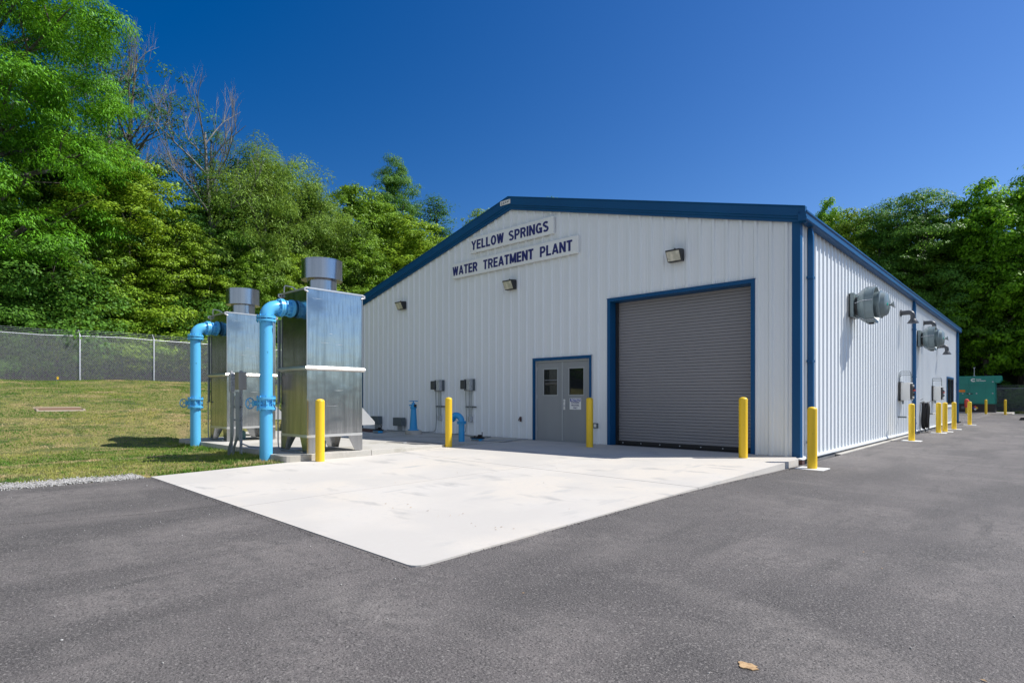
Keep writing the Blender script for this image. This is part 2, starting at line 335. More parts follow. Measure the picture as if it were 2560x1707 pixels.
# ------------------------------------------------------------------ building
BX = -15.62; BL = 26.45; EA = 4.68; RX = -7.81; RZ = 6.66
def gz(x): return EA+(RZ-EA)*(1-abs(x-RX)/7.81)
bld = thing('metal_building', 'long low gabled steel building with white ribbed walls and blue trim, the only building', 'building', (0, 0, 0))
def profile(a0, a1, mr_=.0045):
    # ribbed panel: list of (along, depth) ; major rib every .305
    out = []; p = a0
    n = int(math.floor((a1-a0)/.3048))
    for k in range(n+1):
        c = a0+.15+k*.3048
        pts = [(c-.052, 0), (c-.026, .032), (c+.026, .032), (c+.052, 0), (c+.094, 0), (c+.104, mr_), (c+.120, mr_), (c+.130, 0), (c+.178, 0), (c+.188, mr_), (c+.204, mr_), (c+.214, 0)]
        out += [q for q in pts if a0 < q[0] < a1]
    return [(a0, 0)]+out+[(a1, 0)]
def ribwall(name, a0, a1, z0, ztop, holes, to3, m):
    pr = profile(a0, a1, .0045 if ztop is gz else .0006); b = B(); extra = sorted({e for h in holes for e in h[:2]})
    def dep(a):
        for (x0, d0), (x1, d1) in zip(pr[:-1], pr[1:]):
            if x0 <= a <= x1: return d0+(d1-d0)*(a-x0)/(x1-x0) if x1 > x0 else d0
        return 0
    al = sorted(pr+[(e, dep(e)) for e in extra]+([(RX, dep(RX))] if ztop is gz else []))
    for (x0, d0), (x1, d1) in zip(al[:-1], al[1:]):
        if x1-x0 < 1e-5: continue
        mid = (x0+x1)/2; segs = [(z0, None)]
        for h in holes:
            if h[0] < mid < h[1]:
                segs = [(z0, h[2])] if h[2] > z0 else []
                segs.append((h[3], None))
        for s0, s1 in segs:
            t0 = ztop(x0) if s1 is None else s1; t1 = ztop(x1) if s1 is None else s1
            b.add([to3(x0, d0, s0), to3(x1, d1, s0), to3(x1, d1, t1), to3(x0, d0, t0)], [(0, 1, 2, 3)])
    # fasteners beside the ribs, in girt rows
    for (c, d) in [(a0+.15+k*.3048+.068, 0) for k in range(int((a1-a0)/.3048))]:
        for z in (.06, .95, 2.2, 3.35, 4.30, 5.2, 6.0):
            if z0 < z < ztop(c)-.1 and not any(h[0]-.02 < c < h[1]+.02 and h[2]-.02 < z < h[3]+.02 for h in holes):
                w = .007
                b.add([to3(c-w, .001, z-w), to3(c+w, .001, z-w), to3(c+w, .001, z+w), to3(c-w, .001, z+w), to3(c, .007, z)], [(0, 1, 4), (1, 2, 4), (2, 3, 4), (3, 0, 4)])
    me_o = b.build(name, m, bld, smooth=False); return me_o
ribwall('wall', BX, 0, 0.0, gz, [(-6.90, -5.035, -.1, 2.20), (-4.40, -.925, -.1, 3.58)], lambda a, d, z: (a, -d, z), M['panel'])
w2 = ribwall('wall', 0, BL, -.05, lambda a: EA, [(22.1, 24.5, .86, 2.13)], lambda a, d, z: (d, a, z), M['panel'])
ribwall('wall', 0, BL, 0, lambda a: EA, [], lambda a, d, z: (BX-d, BL-a, z), M['panel'])
ribwall('wall', BX, 0, 0, gz, [], lambda a, d, z: (a, BL+d, z), M['panel'])
# bright drip flashing at the foot of the side wall, and the foundation
B().prism([(.0, -.058), (.044, -.066), (.047, -.040), (.036, -.008), (0, -.004)], .1, BL-.1, 'y').build('base_flashing', M['panel'], bld, smooth=False)
b = B(); b.box(BX+.02, -.02, .012, .2, -.4, -.004); b.box(-.18, .012, .25, BL-.02, -.4, -.06); b.box(BX+.02, -.2, BL-.2, BL-.02, -.4, -.01)
b.build('foundation', M['found'], bld, smooth=False)
B().box(-.1, .13, 2.6, 11.8, -.3, -.1195).build('footing', M['conc2'], bld, smooth=False)
# roof sheets with standing ribs
b = B()
ov = .14
for sgn in (1, -1):
    xe = RX+sgn*(7.81+ov); ze = RZ-(RZ-EA)*(7.81+ov)/7.81
    for y0, y1 in ((-.10, BL+.10),):
        b.add([(RX, y0, RZ+.22), (xe, y0, ze+.20), (xe, y1, ze+.20), (RX, y1, RZ+.22), (RX, y0, RZ+.06), (xe, y0, ze+.06), (xe, y1, ze+.06), (RX, y1, RZ+.06)],
              [(0, 1, 2, 3), (4, 7, 6, 5), (0, 4, 5, 1), (1, 5, 6, 2), (3, 2, 6, 7)])
    k = .3
    while k < BL:
        p0 = Vector((RX, k, RZ+.215)); p1 = Vector((xe, k, ze+.195))
        b.add([p0+Vector((0, -.03, 0)), p0+Vector((0, .03, 0)), p0+Vector((0, 0, .05)), p1+Vector((0, -.03, 0)), p1+Vector((0, .03, 0)), p1+Vector((0, 0, .05))], [(0, 3, 5, 2), (1, 2, 5, 4), (3, 4, 5)]); k += .61
b.build('roof', M['roof'], bld, smooth=False)
B().prism([(RX-.22, RZ+.20), (RX, RZ+.275), (RX+.22, RZ+.20), (RX+.2, RZ+.19), (RX, RZ+.25), (RX-.2, RZ+.19)], -.115, BL+.1, 'y').build('ridge_cap', M['roof'], bld, smooth=False)
# stepped rake trim, front and rear
def rake(y_out, y_in, sgn):
    b = B()
    # profile in (depth, height above wall line): stepped ogee
    pf = [(0.0, -.035), (.045, -.03), (.045, .03), (.075, .045), (.075, .085), (.105, .10), (.105, .30), (.125, .315), (.125, .335), (.0, .335)]
    for s in (1, -1):
        x1 = RX+s*(7.81+.16); L0 = [(RX, y_in-sgn*d, RZ+h) for d, h in pf]; z1 = RZ-(RZ-EA)*(7.81+.16)/7.81
        L1 = [(x1, y_in-sgn*d, z1+h*(.86)+.035*0) for d, h in pf]; n = len(pf)
        b.add(L0+L1, [(i, (i+1) % n, (i+1) % n+n, i+n) for i in range(n)]+[tuple(range(n)), tuple(range(2*n-1, n-1, -1))])
    return b
rake(0, -.036, 1).build('roof_trim', M['trim'], bld, smooth=False)
rake(0, BL+.036, -1).build('roof_trim', M['trim'], bld, smooth=False)
# gutters
for xs_, s in ((0, 1), (BX, -1)):
    pf = [(.036, .16), (.036, -.03), (.178, -.038), (.196, -.012), (.196, .030), (.184, .042), (.184, .10), (.206, .118), (.206, .150), (.19, .150), (.17, .12), (.05, .1)]
    B().prism([(xs_+s*d, EA+h-.0) for d, h in pf], -.17, BL+.12, 'y').build('gutter', M['trim'], bld, smooth=False)
    # dripping eave flashing
# corner trims
b = B(); 
def corner(cx_, cy_, sx, sy):
    b = B()
    x0, x1 = sorted((cx_-sx*.115, cx_+sx*.038)); y0, y1 = sorted((cy_+sy*.034, cy_+sy*.040))
    b.box(x0, x1, y0, y1, -.02, EA+.02)
    x0, x1 = sorted((cx_+sx*.034, cx_+sx*.040)); y0, y1 = sorted((cy_-sy*.115, cy_+sy*.0335))
    b.box(x0, x1, y0, y1, -.02, EA+.02)
    b.box(*sorted((cx_-sx*.118, cx_-sx*.112)), *sorted((cy_+sy*.001, cy_+sy*.033)), -.02, EA+.02)
    b.box(*sorted((cx_+sx*.001, cx_+sx*.033)), *sorted((cy_-sy*.118, cy_-sy*.112)), -.02, EA+.02)
    b.build('corner_trim', M['trim'], bld, smooth=False)
corner(0, 0, 1, -1); corner(BX, 0, -1, -1); corner(0, BL, 1, 1); corner(BX, BL, -1, 1)
# downspouts
for y0 in (.42, 12.62, 25.72):
    b = B()
    y1 = y0+.10
    b.box(.040, .145, y0, y1, -.10 if y0 > 1 else -.10, EA-.22)
    b.add([(.040, y0, EA-.22), (.145, y0, EA-.22), (.145, y1, EA-.22), (.040, y1, EA-.22), (.05, y0, EA-.045), (.12, y0, EA-.055), (.12, y1, EA-.055), (.05, y1, EA-.045)], [(0, 1, 5, 4), (1, 2, 6, 5), (2, 3, 7, 6), (3, 0, 4, 7)])
    d = b.build('downspout', M['trim'], bld, smooth=False, bevel=.006)
    for z in (.25, 1.9, 3.6): B().prism([(.0335, y0-.035), (.150, y0-.035), (.150, y1+.03), (.0335, y1+.03), (.0335, y1+.002), (.1455, y1+.002), (.1455, y0-.002), (.0335, y0-.002)], z, z+.045, 'z').build('strap', M['trim'], d, smooth=False)
    if y0 < 1: B().prism([(.0, -.03), (.16, -.03), (.16, -.016), (.08, .0), (.0, -.016)], -.30, -.12, 'y').build('drain_boot', M['white'], d, smooth=False)

# overhead door
od = B()
OX0, OX1, OZ = -4.40, -.925, 3.58
b = od
pf = []
z = .10; k = 0
while z < 3.57:
    pf += [(.263, z), (.256, z+.006), (.2545, z+.034), (.256, z+.060), (.263, z+.065), (.275, z+.069)]; z += .0725
b = B(); n = len(pf)
b.add([(OX0+.06, y, z) for y, z in pf]+[(OX1-.03, y, z) for y, z in pf], [(i, i+1, i+1+n, i+n) for i in range(n-1)])
dr = b.build('overhead_door', M['curtain'], bld, smooth=False)
B().box(OX0+.06, OX1-.03, .235, .285, .008, .098).build('bottom_bar', M['black'], dr, smooth=False, bevel=.006)
for x in np.linspace(OX0+.2, OX1-.2, 7): B().cyl((x, .222, .055), (x, .234, .055), .014, 8).build('bolt', M['galv'], dr)
for x0, x1 in ((OX0+.007, OX0+.075), (OX1-.045, OX1-.007)): B().box(x0, x1, .19, .235, .0, OZ-.01).build('guide_rail', M['blackm'], dr, smooth=False)
b = B()                                  # blue surround
b.box(OX0-.085, OX0, -.052, -.036, 0.0, OZ+.075); b.box(OX1, OX1+.085, -.052, -.036, 0.0, OZ+.075); b.box(OX0+.001, OX1-.001, -.052, -.036, OZ, OZ+.075)
b.box(OX0-.001, OX0+.005, -.0355, .30, 0.0, OZ+.0); b.box(OX1-.005, OX1+.001, -.0355, .30, 0.0, OZ+.0); b.box(OX0+.006, OX1-.006, -.0355, .30, OZ-.006, OZ-.001)
b.box(OX0-.10, OX1+.10, -.060, -.0, OZ+.0755, OZ+.082)
b.build('frame', M['trim'], dr, smooth=False)
B().box(OX0+.0, OX1, .30, .34, -.05, OZ+.05).build('backing', M['black'], dr, smooth=False)
B().box(-.9, -.78, -.07, -.02, .0, .06) 

# double door
DX0, DX1, DZ = -6.90, -5.035, 2.20
b = B(); b.box(DX0-.062, DX0, -.052, -.034, 0, DZ+.07); b.box(DX1, DX1+.062, -.052, -.034, 0, DZ+.07); b.box(DX0+.001, DX1-.001, -.052, -.034, DZ, DZ+.07)
b.box(DX0-.07, DX1+.07, -.058, 0, DZ+.0705, DZ+.078)
b.box(DX0-.001, DX0+.004, -.033, .02, 0, DZ); b.box(DX1-.004, DX1+.001, -.033, .02, 0, DZ)
ddr = b.build('double_door', M['trim'], bld, smooth=False)
b = B(); b.box(DX0+.0045, DX0+.045, .0, .075, 0, DZ-.001); b.box(DX1-.045, DX1-.0045, .0, .075, 0, DZ-.001); b.box(DX0+.0455, DX1-.0455, .0, .075, DZ-.05, DZ-.001)
b.box(DX0+.05, DX1-.05, .0, .09, -.002, .012)
b.build('frame', M['dframe'], ddr, smooth=False, bevel=.003)
mid = -5.955
for (x0, x1, wx0, wx1) in ((DX0+.048, mid-.004, -6.63, -6.11), (mid+.004, DX1-.048, -5.755, -5.235)):
    b = B(); y0, y1 = .028, .072; z0, z1 = .016, DZ-.054; wz0, wz1 = 1.235, 1.985
    b.box(x0, wx0, y0, y1, z0, z1); b.box(wx1, x1, y0, y1, z0, z1); b.box(wx0+.0001, wx1-.0001, y0, y1, z0, wz0); b.box(wx0+.0001, wx1-.0001, y0, y1, wz1, z1)
    b.build('door_leaf', M['door'], ddr, smooth=False)
    b = B(); t = .028; b.box(wx0, wx0+t, .020, .0275, wz0, wz1); b.box(wx1-t, wx1, .020, .0275, wz0, wz1); b.box(wx0+t+.0005, wx1-t-.0005, .020, .0275, wz0, wz0+t); b.box(wx0+t+.0005, wx1-t-.0005, .020, .0275, wz1-t, wz1)
    b.build('glazing_bead', M['dframe'], ddr, smooth=False)
    B().box(wx0, wx1, .045, .052, wz0, wz1).build('window_pane', M['glass'], ddr, smooth=False)
b = B(); b.box(mid-.022, mid+.022, .014, .0275, .02, DZ-.055); b.build('astragal', M['dframe'], ddr, smooth=False)
b = B(); b.box(-6.60, -6.14, .036, .044, 1.655, 1.672); b.build('glass_bar', M['mullion'], ddr, smooth=False)
b = B(); b.box(-5.925, -5.865, .018, .0275, .86, 1.14); b.build('lock_plate', M['offw'], ddr, smooth=False, bevel=.003)
b = B(); b.cyl((-5.895, .0275, .97), (-5.895, -.035, .97), .016, 12); b.tube([(-5.895, -.035, .97), (-5.85, -.04, .97), (-5.79, -.036, .968)], .011, 10)
b.build('handle', M['galv'], ddr); B().cyl((-5.895, .017, 1.08), (-5.895, .004, 1.08), .018, 12).build('keyhole', M['galv'], ddr)
for x in (DX0+.047, DX1-.047):
    for z in (.28, 1.15, 1.93): B().cyl((x, .018, z), (x, .018, z+.11), .010, 8).build('hinge', M['galv'], ddr)
b = B(); b.box(DX0, DX1, .10, .16, -.05, DZ+.02); b.build('backing', M['black'], ddr, smooth=False)
# side window
b = B()
b.box(.036, .055, 22.02, 22.10, .80, 2.20); b.box(.036, .055, 24.5, 24.58, .80, 2.20); b.box(.036, .055, 22.1001, 24.4999, 2.13, 2.20)
wn = b.build('window', M['trim'], bld, smooth=False)
b = B(); b.box(-.03, .03, 22.1, 22.16, .86, 2.13); b.box(-.03, .03, 24.44, 24.5, .86, 2.13); b.box(-.03, .03, 22.161, 24.439, 2.07, 2.13); b.box(-.03, .03, 22.161, 24.439, .86, .92); b.box(-.03, .03, 23.27, 23.33, .921, 2.069)
b.build('sash', M['blackm'], wn, smooth=False)
B().box(-.02, -.005, 22.1, 24.5, .87, 2.12).build('pane', M['glass'], wn, smooth=False)
B().box(.0, .09, 22.0, 24.6, .74, .80).build('sill', M['white'], wn, smooth=False, bevel=.004)

# ------------------------------------------------------------------ signs and lights on the wall
def signboard(x0, x1, z0, z1, s, size, label):
    t = thing('name_sign', label, 'sign', ((x0+x1)/2, -.036, (z0+z1)/2), group='building name boards')
    w, h = (x1-x0)/2, (z1-z0)/2
    B().box(-w, w, -.065, 0, -h, h).build('board', M['sign'], t, smooth=False, bevel=.006)
    return t
t1 = signboard(-9.44, -6.17, 5.62, 6.09, 0, 0, 'upper white name board reading YELLOW SPRINGS, under the roof peak')
t2 = signboard(-10.29, -5.35, 4.955, 5.42, 0, 0, 'longer lower white name board reading WATER TREATMENT PLANT')
def arc(cx_, cy_, rx, ry, a0, a1, n=9): return [(cx_+rx*math.cos(R(a0+(a1-a0)*k/n)), cy_+ry*math.sin(R(a0+(a1-a0)*k/n))) for k in range(n+1)]
h_ = .10   # half stroke width, letter height 1
GL = {'Y': (.74, [[(.08, 1.0), (.37, .46)], [(.66, 1.0), (.37, .46)], [(.37, .50), (.37, 0)]]),
 'E': (.62, [[(.10, 0), (.10, 1)], [(.1, .915), (.62, .915)], [(.1, .51), (.57, .51)], [(.1, .085), (.62, .085)]]),
 'L': (.60, [[(.10, 0), (.10, 1)], [(.1, .085), (.60, .085)]]),
 'O': (.78, [arc(.39, .5, .285, .415, 0, 360, 24)]),
 'W': (.98, [[(.09, 1), (.27, .0)], [(.27, .0), (.49, .98)], [(.49, .98), (.71, .0)], [(.71, .0), (.89, 1)]]),
 'S': (.70, [arc(.35, .735, .25, .175, 25, 270, 12)+arc(.35, .275, .255, .20, 90, -150, 12)]),
 'P': (.68, [[(.10, 0), (.10, 1)], [(.1, .915), (.36, .915)]+arc(.36, .675, .225, .24, 90, -90, 9)+[(.1, .435)]]),
 'R': (.72, [[(.10, 0), (.10, 1)], [(.1, .915), (.38, .915)]+arc(.38, .70, .225, .215, 90, -90, 9)+[(.1, .485)], [(.40, .46), (.62, 0)]]),
 'I': (.20, [[(.10, 0), (.10, 1)]]),
 'N': (.74, [[(.10, 0), (.10, 1)], [(.64, 0), (.64, 1)], [(.12, .98), (.62, .02)]]),
 'G': (.78, [arc(.40, .5, .29, .415, 40, 330, 20)+[(.675, .40)], [(.42, .44), (.76, .44)], [(.685, .0), (.685, .5)]]),
 'A': (.78, [[(.08, 0), (.39, 1)], [(.70, 0), (.39, 1)], [(.2, .28), (.58, .28)]]),
 'T': (.66, [[(.33, 0), (.33, .95)], [(.0, .915), (.66, .915)]]),
 'M': (.90, [[(.10, 0), (.10, 1)], [(.80, 0), (.80, 1)], [(.12, .98), (.45, .10)], [(.45, .10), (.78, .98)]])}
def fit_text(t, words, h, y=-.0655):
    for s, a, c in words:
        tot = sum(GL[q][0] for q in s)+.13*(len(s)-1); sx = (c-a)/tot; x = a
        b = B(); k = 0
        for q in s:
            w, st = GL[q]
            for pl in st:
                k += 1; n = len(pl); closed = (Vector(pl[0])-Vector(pl[-1])).length < 1e-4; Lp = []; Rp = []
                for i in range(n):
                    p = Vector(pl[i]); pa = Vector(pl[i-1] if i else (pl[-2] if closed else pl[0])); pb = Vector(pl[i+1] if i < n-1 else (pl[1] if closed else pl[-1]))
                    d = (pb-pa).normalized(); nn = Vector((-d.y, d.x)); horiz = abs(nn.y)
                    hw = .122*(1-horiz)+.094*horiz
                    Lp.append(p+nn*hw); Rp.append(p-nn*hw)
                d0, d1 = y-.004-.0004*k, y
                vs = []
                for dd in (d0, d1):
                    for P_ in (Lp, Rp): vs += [(x+p.x*sx, dd, (min(1, max(0, p.y))-.5)*h) for p in P_]
                f = []
                for i in range(n-1): f += [(i, i+1, n+i+1, n+i), (2*n+i, 3*n+i, 3*n+i+1, 2*n+i+1), (i, 2*n+i, 2*n+i+1, i+1), (n+i, n+i+1, 3*n+i+1, 3*n+i)]
                if not closed: f += [(0, n, 3*n, 2*n), (n-1, 3*n-1, 4*n-1, 2*n-1)]
                b.add(vs, f)
            x += (w+.13)*sx
        b.build('lettering', M['letter'], t, smooth=False)
fit_text(t1, [('YELLOW', -1.595, -.225), ('SPRINGS', -.02, 1.465)], .285)
fit_text(t2, [('WATER', -2.45, -1.32), ('TREATMENT', -1.06, .935), ('PLANT', 1.18, 2.285)], .285)
# maker's plaque near the peak
t = thing('name_plaque', 'tiny white plaque with dark strokes fixed on the blue fascia at the roof peak', 'plaque', (-7.92, -.145, 6.835))
B().box(-.20, .20, -.012, 0, -.060, .062).build('plate', M['white'], t, smooth=False)
b = B()
for k, x in enumerate(np.linspace(-.165, .13, 8)): b.box(x, x+(.012 if k % 2 else .024), -.015, -.0125, -.025, .030)
b.box(-.165, -.02, -.015, -.0125, -.042, -.034); b.box(.13, .17, -.015, -.0125, .026, .036)
b.build('lettering', M['gbox'], t, smooth=False)
# notice sign
t = thing('notice_sign', 'small white and blue NOTICE AUTHORIZED PERSONNEL ONLY sign on the right grey door leaf', 'sign', (-5.53, .0275, 1.02))
B().box(-.185, .185, -.006, 0, -.150, .150).build('plate', M['white'], t, smooth=False)
B().box(-.170, .170, -.0075, -.0062, .058, .140).build('header', M['bluesign'], t, smooth=False)
text('header_lettering', 'NOTICE', .092, M['white'], t, (0, -.009, .099), FRONT, off=.003, ext=.0006, xs=.86, shear=.25)
for s, z, sx in (('AUTHORIZED', .028, .68), ('PERSONNEL', -.040, .76), ('ONLY', -.108, .85)):
    text('lettering', s, .062, M['letter'], t, (0, -.0070, z), FRONT, off=.0012, ext=.0006, xs=sx)
# floodlights
def flood(x, label, z=4.25):
    t = thing('wall_light', label, 'light', (x, -.034, z), group='wall pack lights on the gable')
    b = B(); b.prism([(0, .03), (0, .30), (-.05, .305), (-.23, .28), (-.23, .26), (-.115, .03)], -.175, .175, 'x'); 
    o = b.build('housing', M['blackm'], t, smooth=False, bevel=.006)
    # lens on the tilted front: plane from (-.27,.26) to (-.13,0)
    d = Vector((0, .115, -.23)).normalized(); nrm = Vector((0, -.23, -.115)).normalized()
    p0 = Vector((0, -.23, .26))+d*.016; p1 = Vector((0, -.115, .03))-d*.016
    q = nrm*.008
    vs = [p0+Vector((-.157, 0, 0)), p0+Vector((.157, 0, 0)), p1+Vector((.157, 0, 0)), p1+Vector((-.157, 0, 0))]
    B().add(vs+[v+q for v in vs], [(3, 2, 1, 0), (4, 5, 6, 7), (0, 1, 5, 4), (1, 2, 6, 5), (2, 3, 7, 6), (3, 0, 4, 7)]).build('lens', M['lens'], t, smooth=False, bevel=.003)
    B().cyl((0, -.10, .300), (0, -.10, .33), .018, 10).build('photocell', M['blackm'], t)
    return t
f1 = flood(-2.60, 'black wall pack light high up above the grey roll-up door')
dup(f1, (-7.76, -.034, 4.27), 'black wall pack light just below the WATER TREATMENT PLANT board')
dup(f1, (-12.98, -.034, 4.24), 'black wall pack light nearest the left end of the gable wall')

# ------------------------------------------------------------------ bollards
def bollard(loc, h, label, collar):
    t = thing('bollard', label, 'bollard', loc, group='yellow bollards round the building')
    r = .083
    prof = [(-.02, r), (h-.055, r), (h-.052, r+.004), (h-.035, r+.004), (h-.018, r*.86), (h-.006, r*.55), (h, r*.15)]
    B().lathe([(-.02, r-.004), (h-.058, r-.004)], n=28).build('post', M['yellow'], t)
    B().lathe([(-.015, r), (h-.06, r), (h-.045, r), (h-.028, r*.93), (h-.012, r*.72), (h-.002, r*.35), (h, .004)], n=28).build('sleeve', M['yellow'], t)
    if collar: B().box(-.24, .24, -.24, .24, -.05, .012).build('collar', M['white'], t, smooth=False)
    return t
ba = bollard((-6.297, -6.861, -.035), 1.19, 'yellow bollard standing in front of the nearest steel tower', False)
dup(ba, (-6.90, -3.19, .0), 'yellow bollard on the slab just left of the bent blue vent pipe')
dup(ba, (-4.425, -.888, -.004), 'yellow bollard in the shade between the grey double door and the roll-up door')
dup(ba, (-.748, -.911, .0), 'yellow bollard at the right jamb of the roll-up door')
bc = bollard((.47, -.80, -.128), 1.14, 'nearest asphalt bollard, yellow, at the front corner of the building beside the downspout', True)
for x, y, l in ((.575, 8.83, 'yellow bollard on asphalt in front of the hose coil and middle downspout'),
                (.60, 14.37, 'yellow bollard right of the hose coil, nearer one of an overlapping pair'),
                (.67, 15.5, 'yellow bollard behind its near twin in the overlapping pair past the hose coil'),
                (.715, 17.9, 'yellow bollard just right of the side window, at the far blue corner'),
                (.78, 23.4, 'yellow bollard standing alone past the far corner, overlapping the red-topped post')):
    dup(bc, (x, y, -.132), l)
dup(ba, (-.12, 47.1, -.13), 'distant yellow bollard in front of the right half of the green generator')
dup(ba, (1.04, 47.4, -.13), 'farthest right yellow bollard, in front of the grey fence beside the generator')

# ------------------------------------------------------------------ aeration towers
def tower(loc, label):
    t = thing('aeration_tower', label, 'tower', loc, group='twin aluminium aeration towers')
    w, d = .525, .60            # half sizes in x,y ; z measured from pad
    zb, zt, zm = .30, 3.12, 1.62
    b = B(); b.box(-w, w, -d, d, zb, zm-.045); b.build('lower_casing', M['steel'], t, smooth=False, bevel=.004)
    b = B(); b.box(-w+.006, w-.006, -d+.006, d-.006, zm+.045, zt); b.build('upper_casing', M['steel'], t, smooth=False, bevel=.004)
    pf = [(0, -.045), (.035, -.030), (.050, 0), (.035, .030), (0, .045)]
    b = B(); n = len(pf)
    ring = [(-1, -1), (1, -1), (1, 1), (-1, 1)]
    vs = [(sx*(w+o), sy*(d+o), zm+h) for o, h in pf for sx, sy in ring]
    b.add(vs, [(i*4+k, i*4+(k+1) % 4, (i+1)*4+(k+1) % 4, (i+1)*4+k) for i in range(n-1) for k in range(4)]+[(0, 3, 2, 1), tuple((n-1)*4+k for k in range(4))])
    b.build('belt_flange', M['weld'], t, smooth=False)
    b = B(); e = .012
    b.box(-w-e, w+e, -d-e, -d+e, zt, zt+.03); b.box(-w-e, w+e, d-e, d+e, zt, zt+.03); b.box(-w-e, -w+e, -d+e+.001, d-e-.001, zt, zt+.03); b.box(w-e, w+e, -d+e+.001, d-e-.001, zt, zt+.03)
    for sx in (-1, 1):
        for sy in (-1, 1): b.box(sx*w-.004, sx*w+.004, sy*d-.004, sy*d+.004, zm+.05, zt-.002)
    b.build('top_rim', M['weld'], t, smooth=False)
    for sx in (-1, 1):
        for sy in (-1, 1):
            b = B(); x0 = sx*(w+.002); y0 = sy*(d+.002); th = .006
            b.prism([(x0, zb), (x0-sx*.27, zb), (x0-sx*.14, 0), (x0, 0)], *sorted((y0, y0-sy*th)), 'y')
            b.prism([(y0-sy*.0065, zb), (y0-sy*.33, zb), (y0-sy*.17, 0), (y0-sy*.0065, 0)], *sorted((x0, x0-sx*th)), 'x')
            b.build('leg', M['steelb'], t, smooth=False)
            b = B(); b.tube([(sx*w, sy*(d-.02), zt-.06), (sx*(w+.005), sy*(d+.05), zt-.035), (sx*(w+.005), sy*(d+.05), zt+.0), (sx*w, sy*(d-.02), zt+.02)], .018, 8)
            b.build('lifting_lug', M['weld'], t)
    B().box(-w-.003, w+.003, -d-.004, -d-.001, zb, zb+.05).build('bottom_angle', M['weld'], t, smooth=False); B().box(w+.001, w+.004, -d, d, zb, zb+.05).build('bottom_angle', M['weld'], t, smooth=False)
    b = B(); b.lathe([(zt, .285), (zt+.38, .285)], n=40); b.box(.24, .30, -.02, .02, zt, zt+.10); b.build('vent_neck', M['steelb'], t)
    b = B()
    prof = [(zt+.31, .385), (zt+.31, .395), (zt+.665, .395), (zt+.68, .392), (zt+.68, .30), (zt+.665, .29)]
    n = 48
    b.lathe([(zt+.302, .395), (zt+.684, .395)], n=n); b.lathe([(zt+.296, .400), (zt+.310, .400)], n=n); b.lathe([(zt+.672, .401), (zt+.690, .401)], n=n)
    b.build('vent_cowl', M['steelb'], t)
    # intake hood on the far side
    B().prism([(d, .86), (d+.30, .56), (d+.30, .50), (d, .50)], -w+.12, w-.0, 'x').build('intake_hood', M['weld'], t, smooth=False)
    # sight tube with ticks and its tubing
    b = B(); b.box(-w-.055, -w+.0-.012, -d-.03, -d-.0055, .95, 2.62)
    b.build('gauge_board', M['gbox'], t, smooth=False)
    b = B(); b.tube([(-w-.075, -d-.03, 2.62), (-w-.075, -d-.03, .55), (-w-.072, -d-.03, .18), (-w-.05, -d-.03, .06), (-w+.05, -d-.04, .03), (w-.1, -d-.06, .03)], .013, 8)
    for k in range(26): z = .98+k*.064; b.box(-w-.053, -w-.03 if k % 4 else -w-.016, -d-.034, -d-.0305, z, z+.008)
    b.box(-w-.10, -w+.02, -d-.06, -d-.035, .93, .965)
    b.build('sight_tube', M['cond'], t)
    b = B(); b.tube([(-w+.03, -d+.05, zt), (-w+.03, -d+.05, zt+.16), (-w+.05, -d+.06, zt+.19), (-w+.16, -d+.16, zt+.16), (-w+.30, -d+.30, zt+.02)], .012, 8)
    b.build('top_handle', M['weld'], t)
    rnd = random.Random(3)
    for k in range(9):
        y = rnd.uniform(-d+.05, d-.3); z = rnd.choice([2.95, 2.1, 2.12, 2.3, 1.75, 2.7, 1.2, .9]); l = rnd.uniform(.05, .30); up = .006*(z > zm); h_2 = rnd.uniform(.002, .005)
        B().add([(w+.002-up, y, z), (w+.002-up, y+l*.5, z-h_2), (w+.002-up, y+l, z+.004), (w+.002-up, y+l*.5, z+h_2)], [(0, 1, 2, 3)]).build('scratch', M['weld'], t, smooth=False)
    b = B(); b.box(-.10, .12, -.22, .02, 0.0, .20); b.box(-.08, .10, -.20, .0, .20, .23); b.tube([(0, -.1, .23), (0, -.1, .31)], .05, 12)
    b.build('drain_box', M['tealbox'], t, smooth=False, bevel=.006)
    b = B(); b.lathe([(zt-.43, .155), (zt-.43+.0, .155)], n=4)
    b = B(); b.lathe([(-d-.055, .165), (-d-.02, .165), (-d-.02, .125), (-d+.0, .125)], c=(0, 0, 2.79), axis='y', n=28)
    b.build('inlet_flange', M['pipe'], t)
    return t
tw = tower((-7.13, -6.36, .12), 'nearest tall aluminium aeration tower with a round vent cowl, right behind the front yellow bollard')
dup(tw, (-11.50, -6.14, .12), 'farther aluminium aeration tower, left one of the pair, beside the lawn')

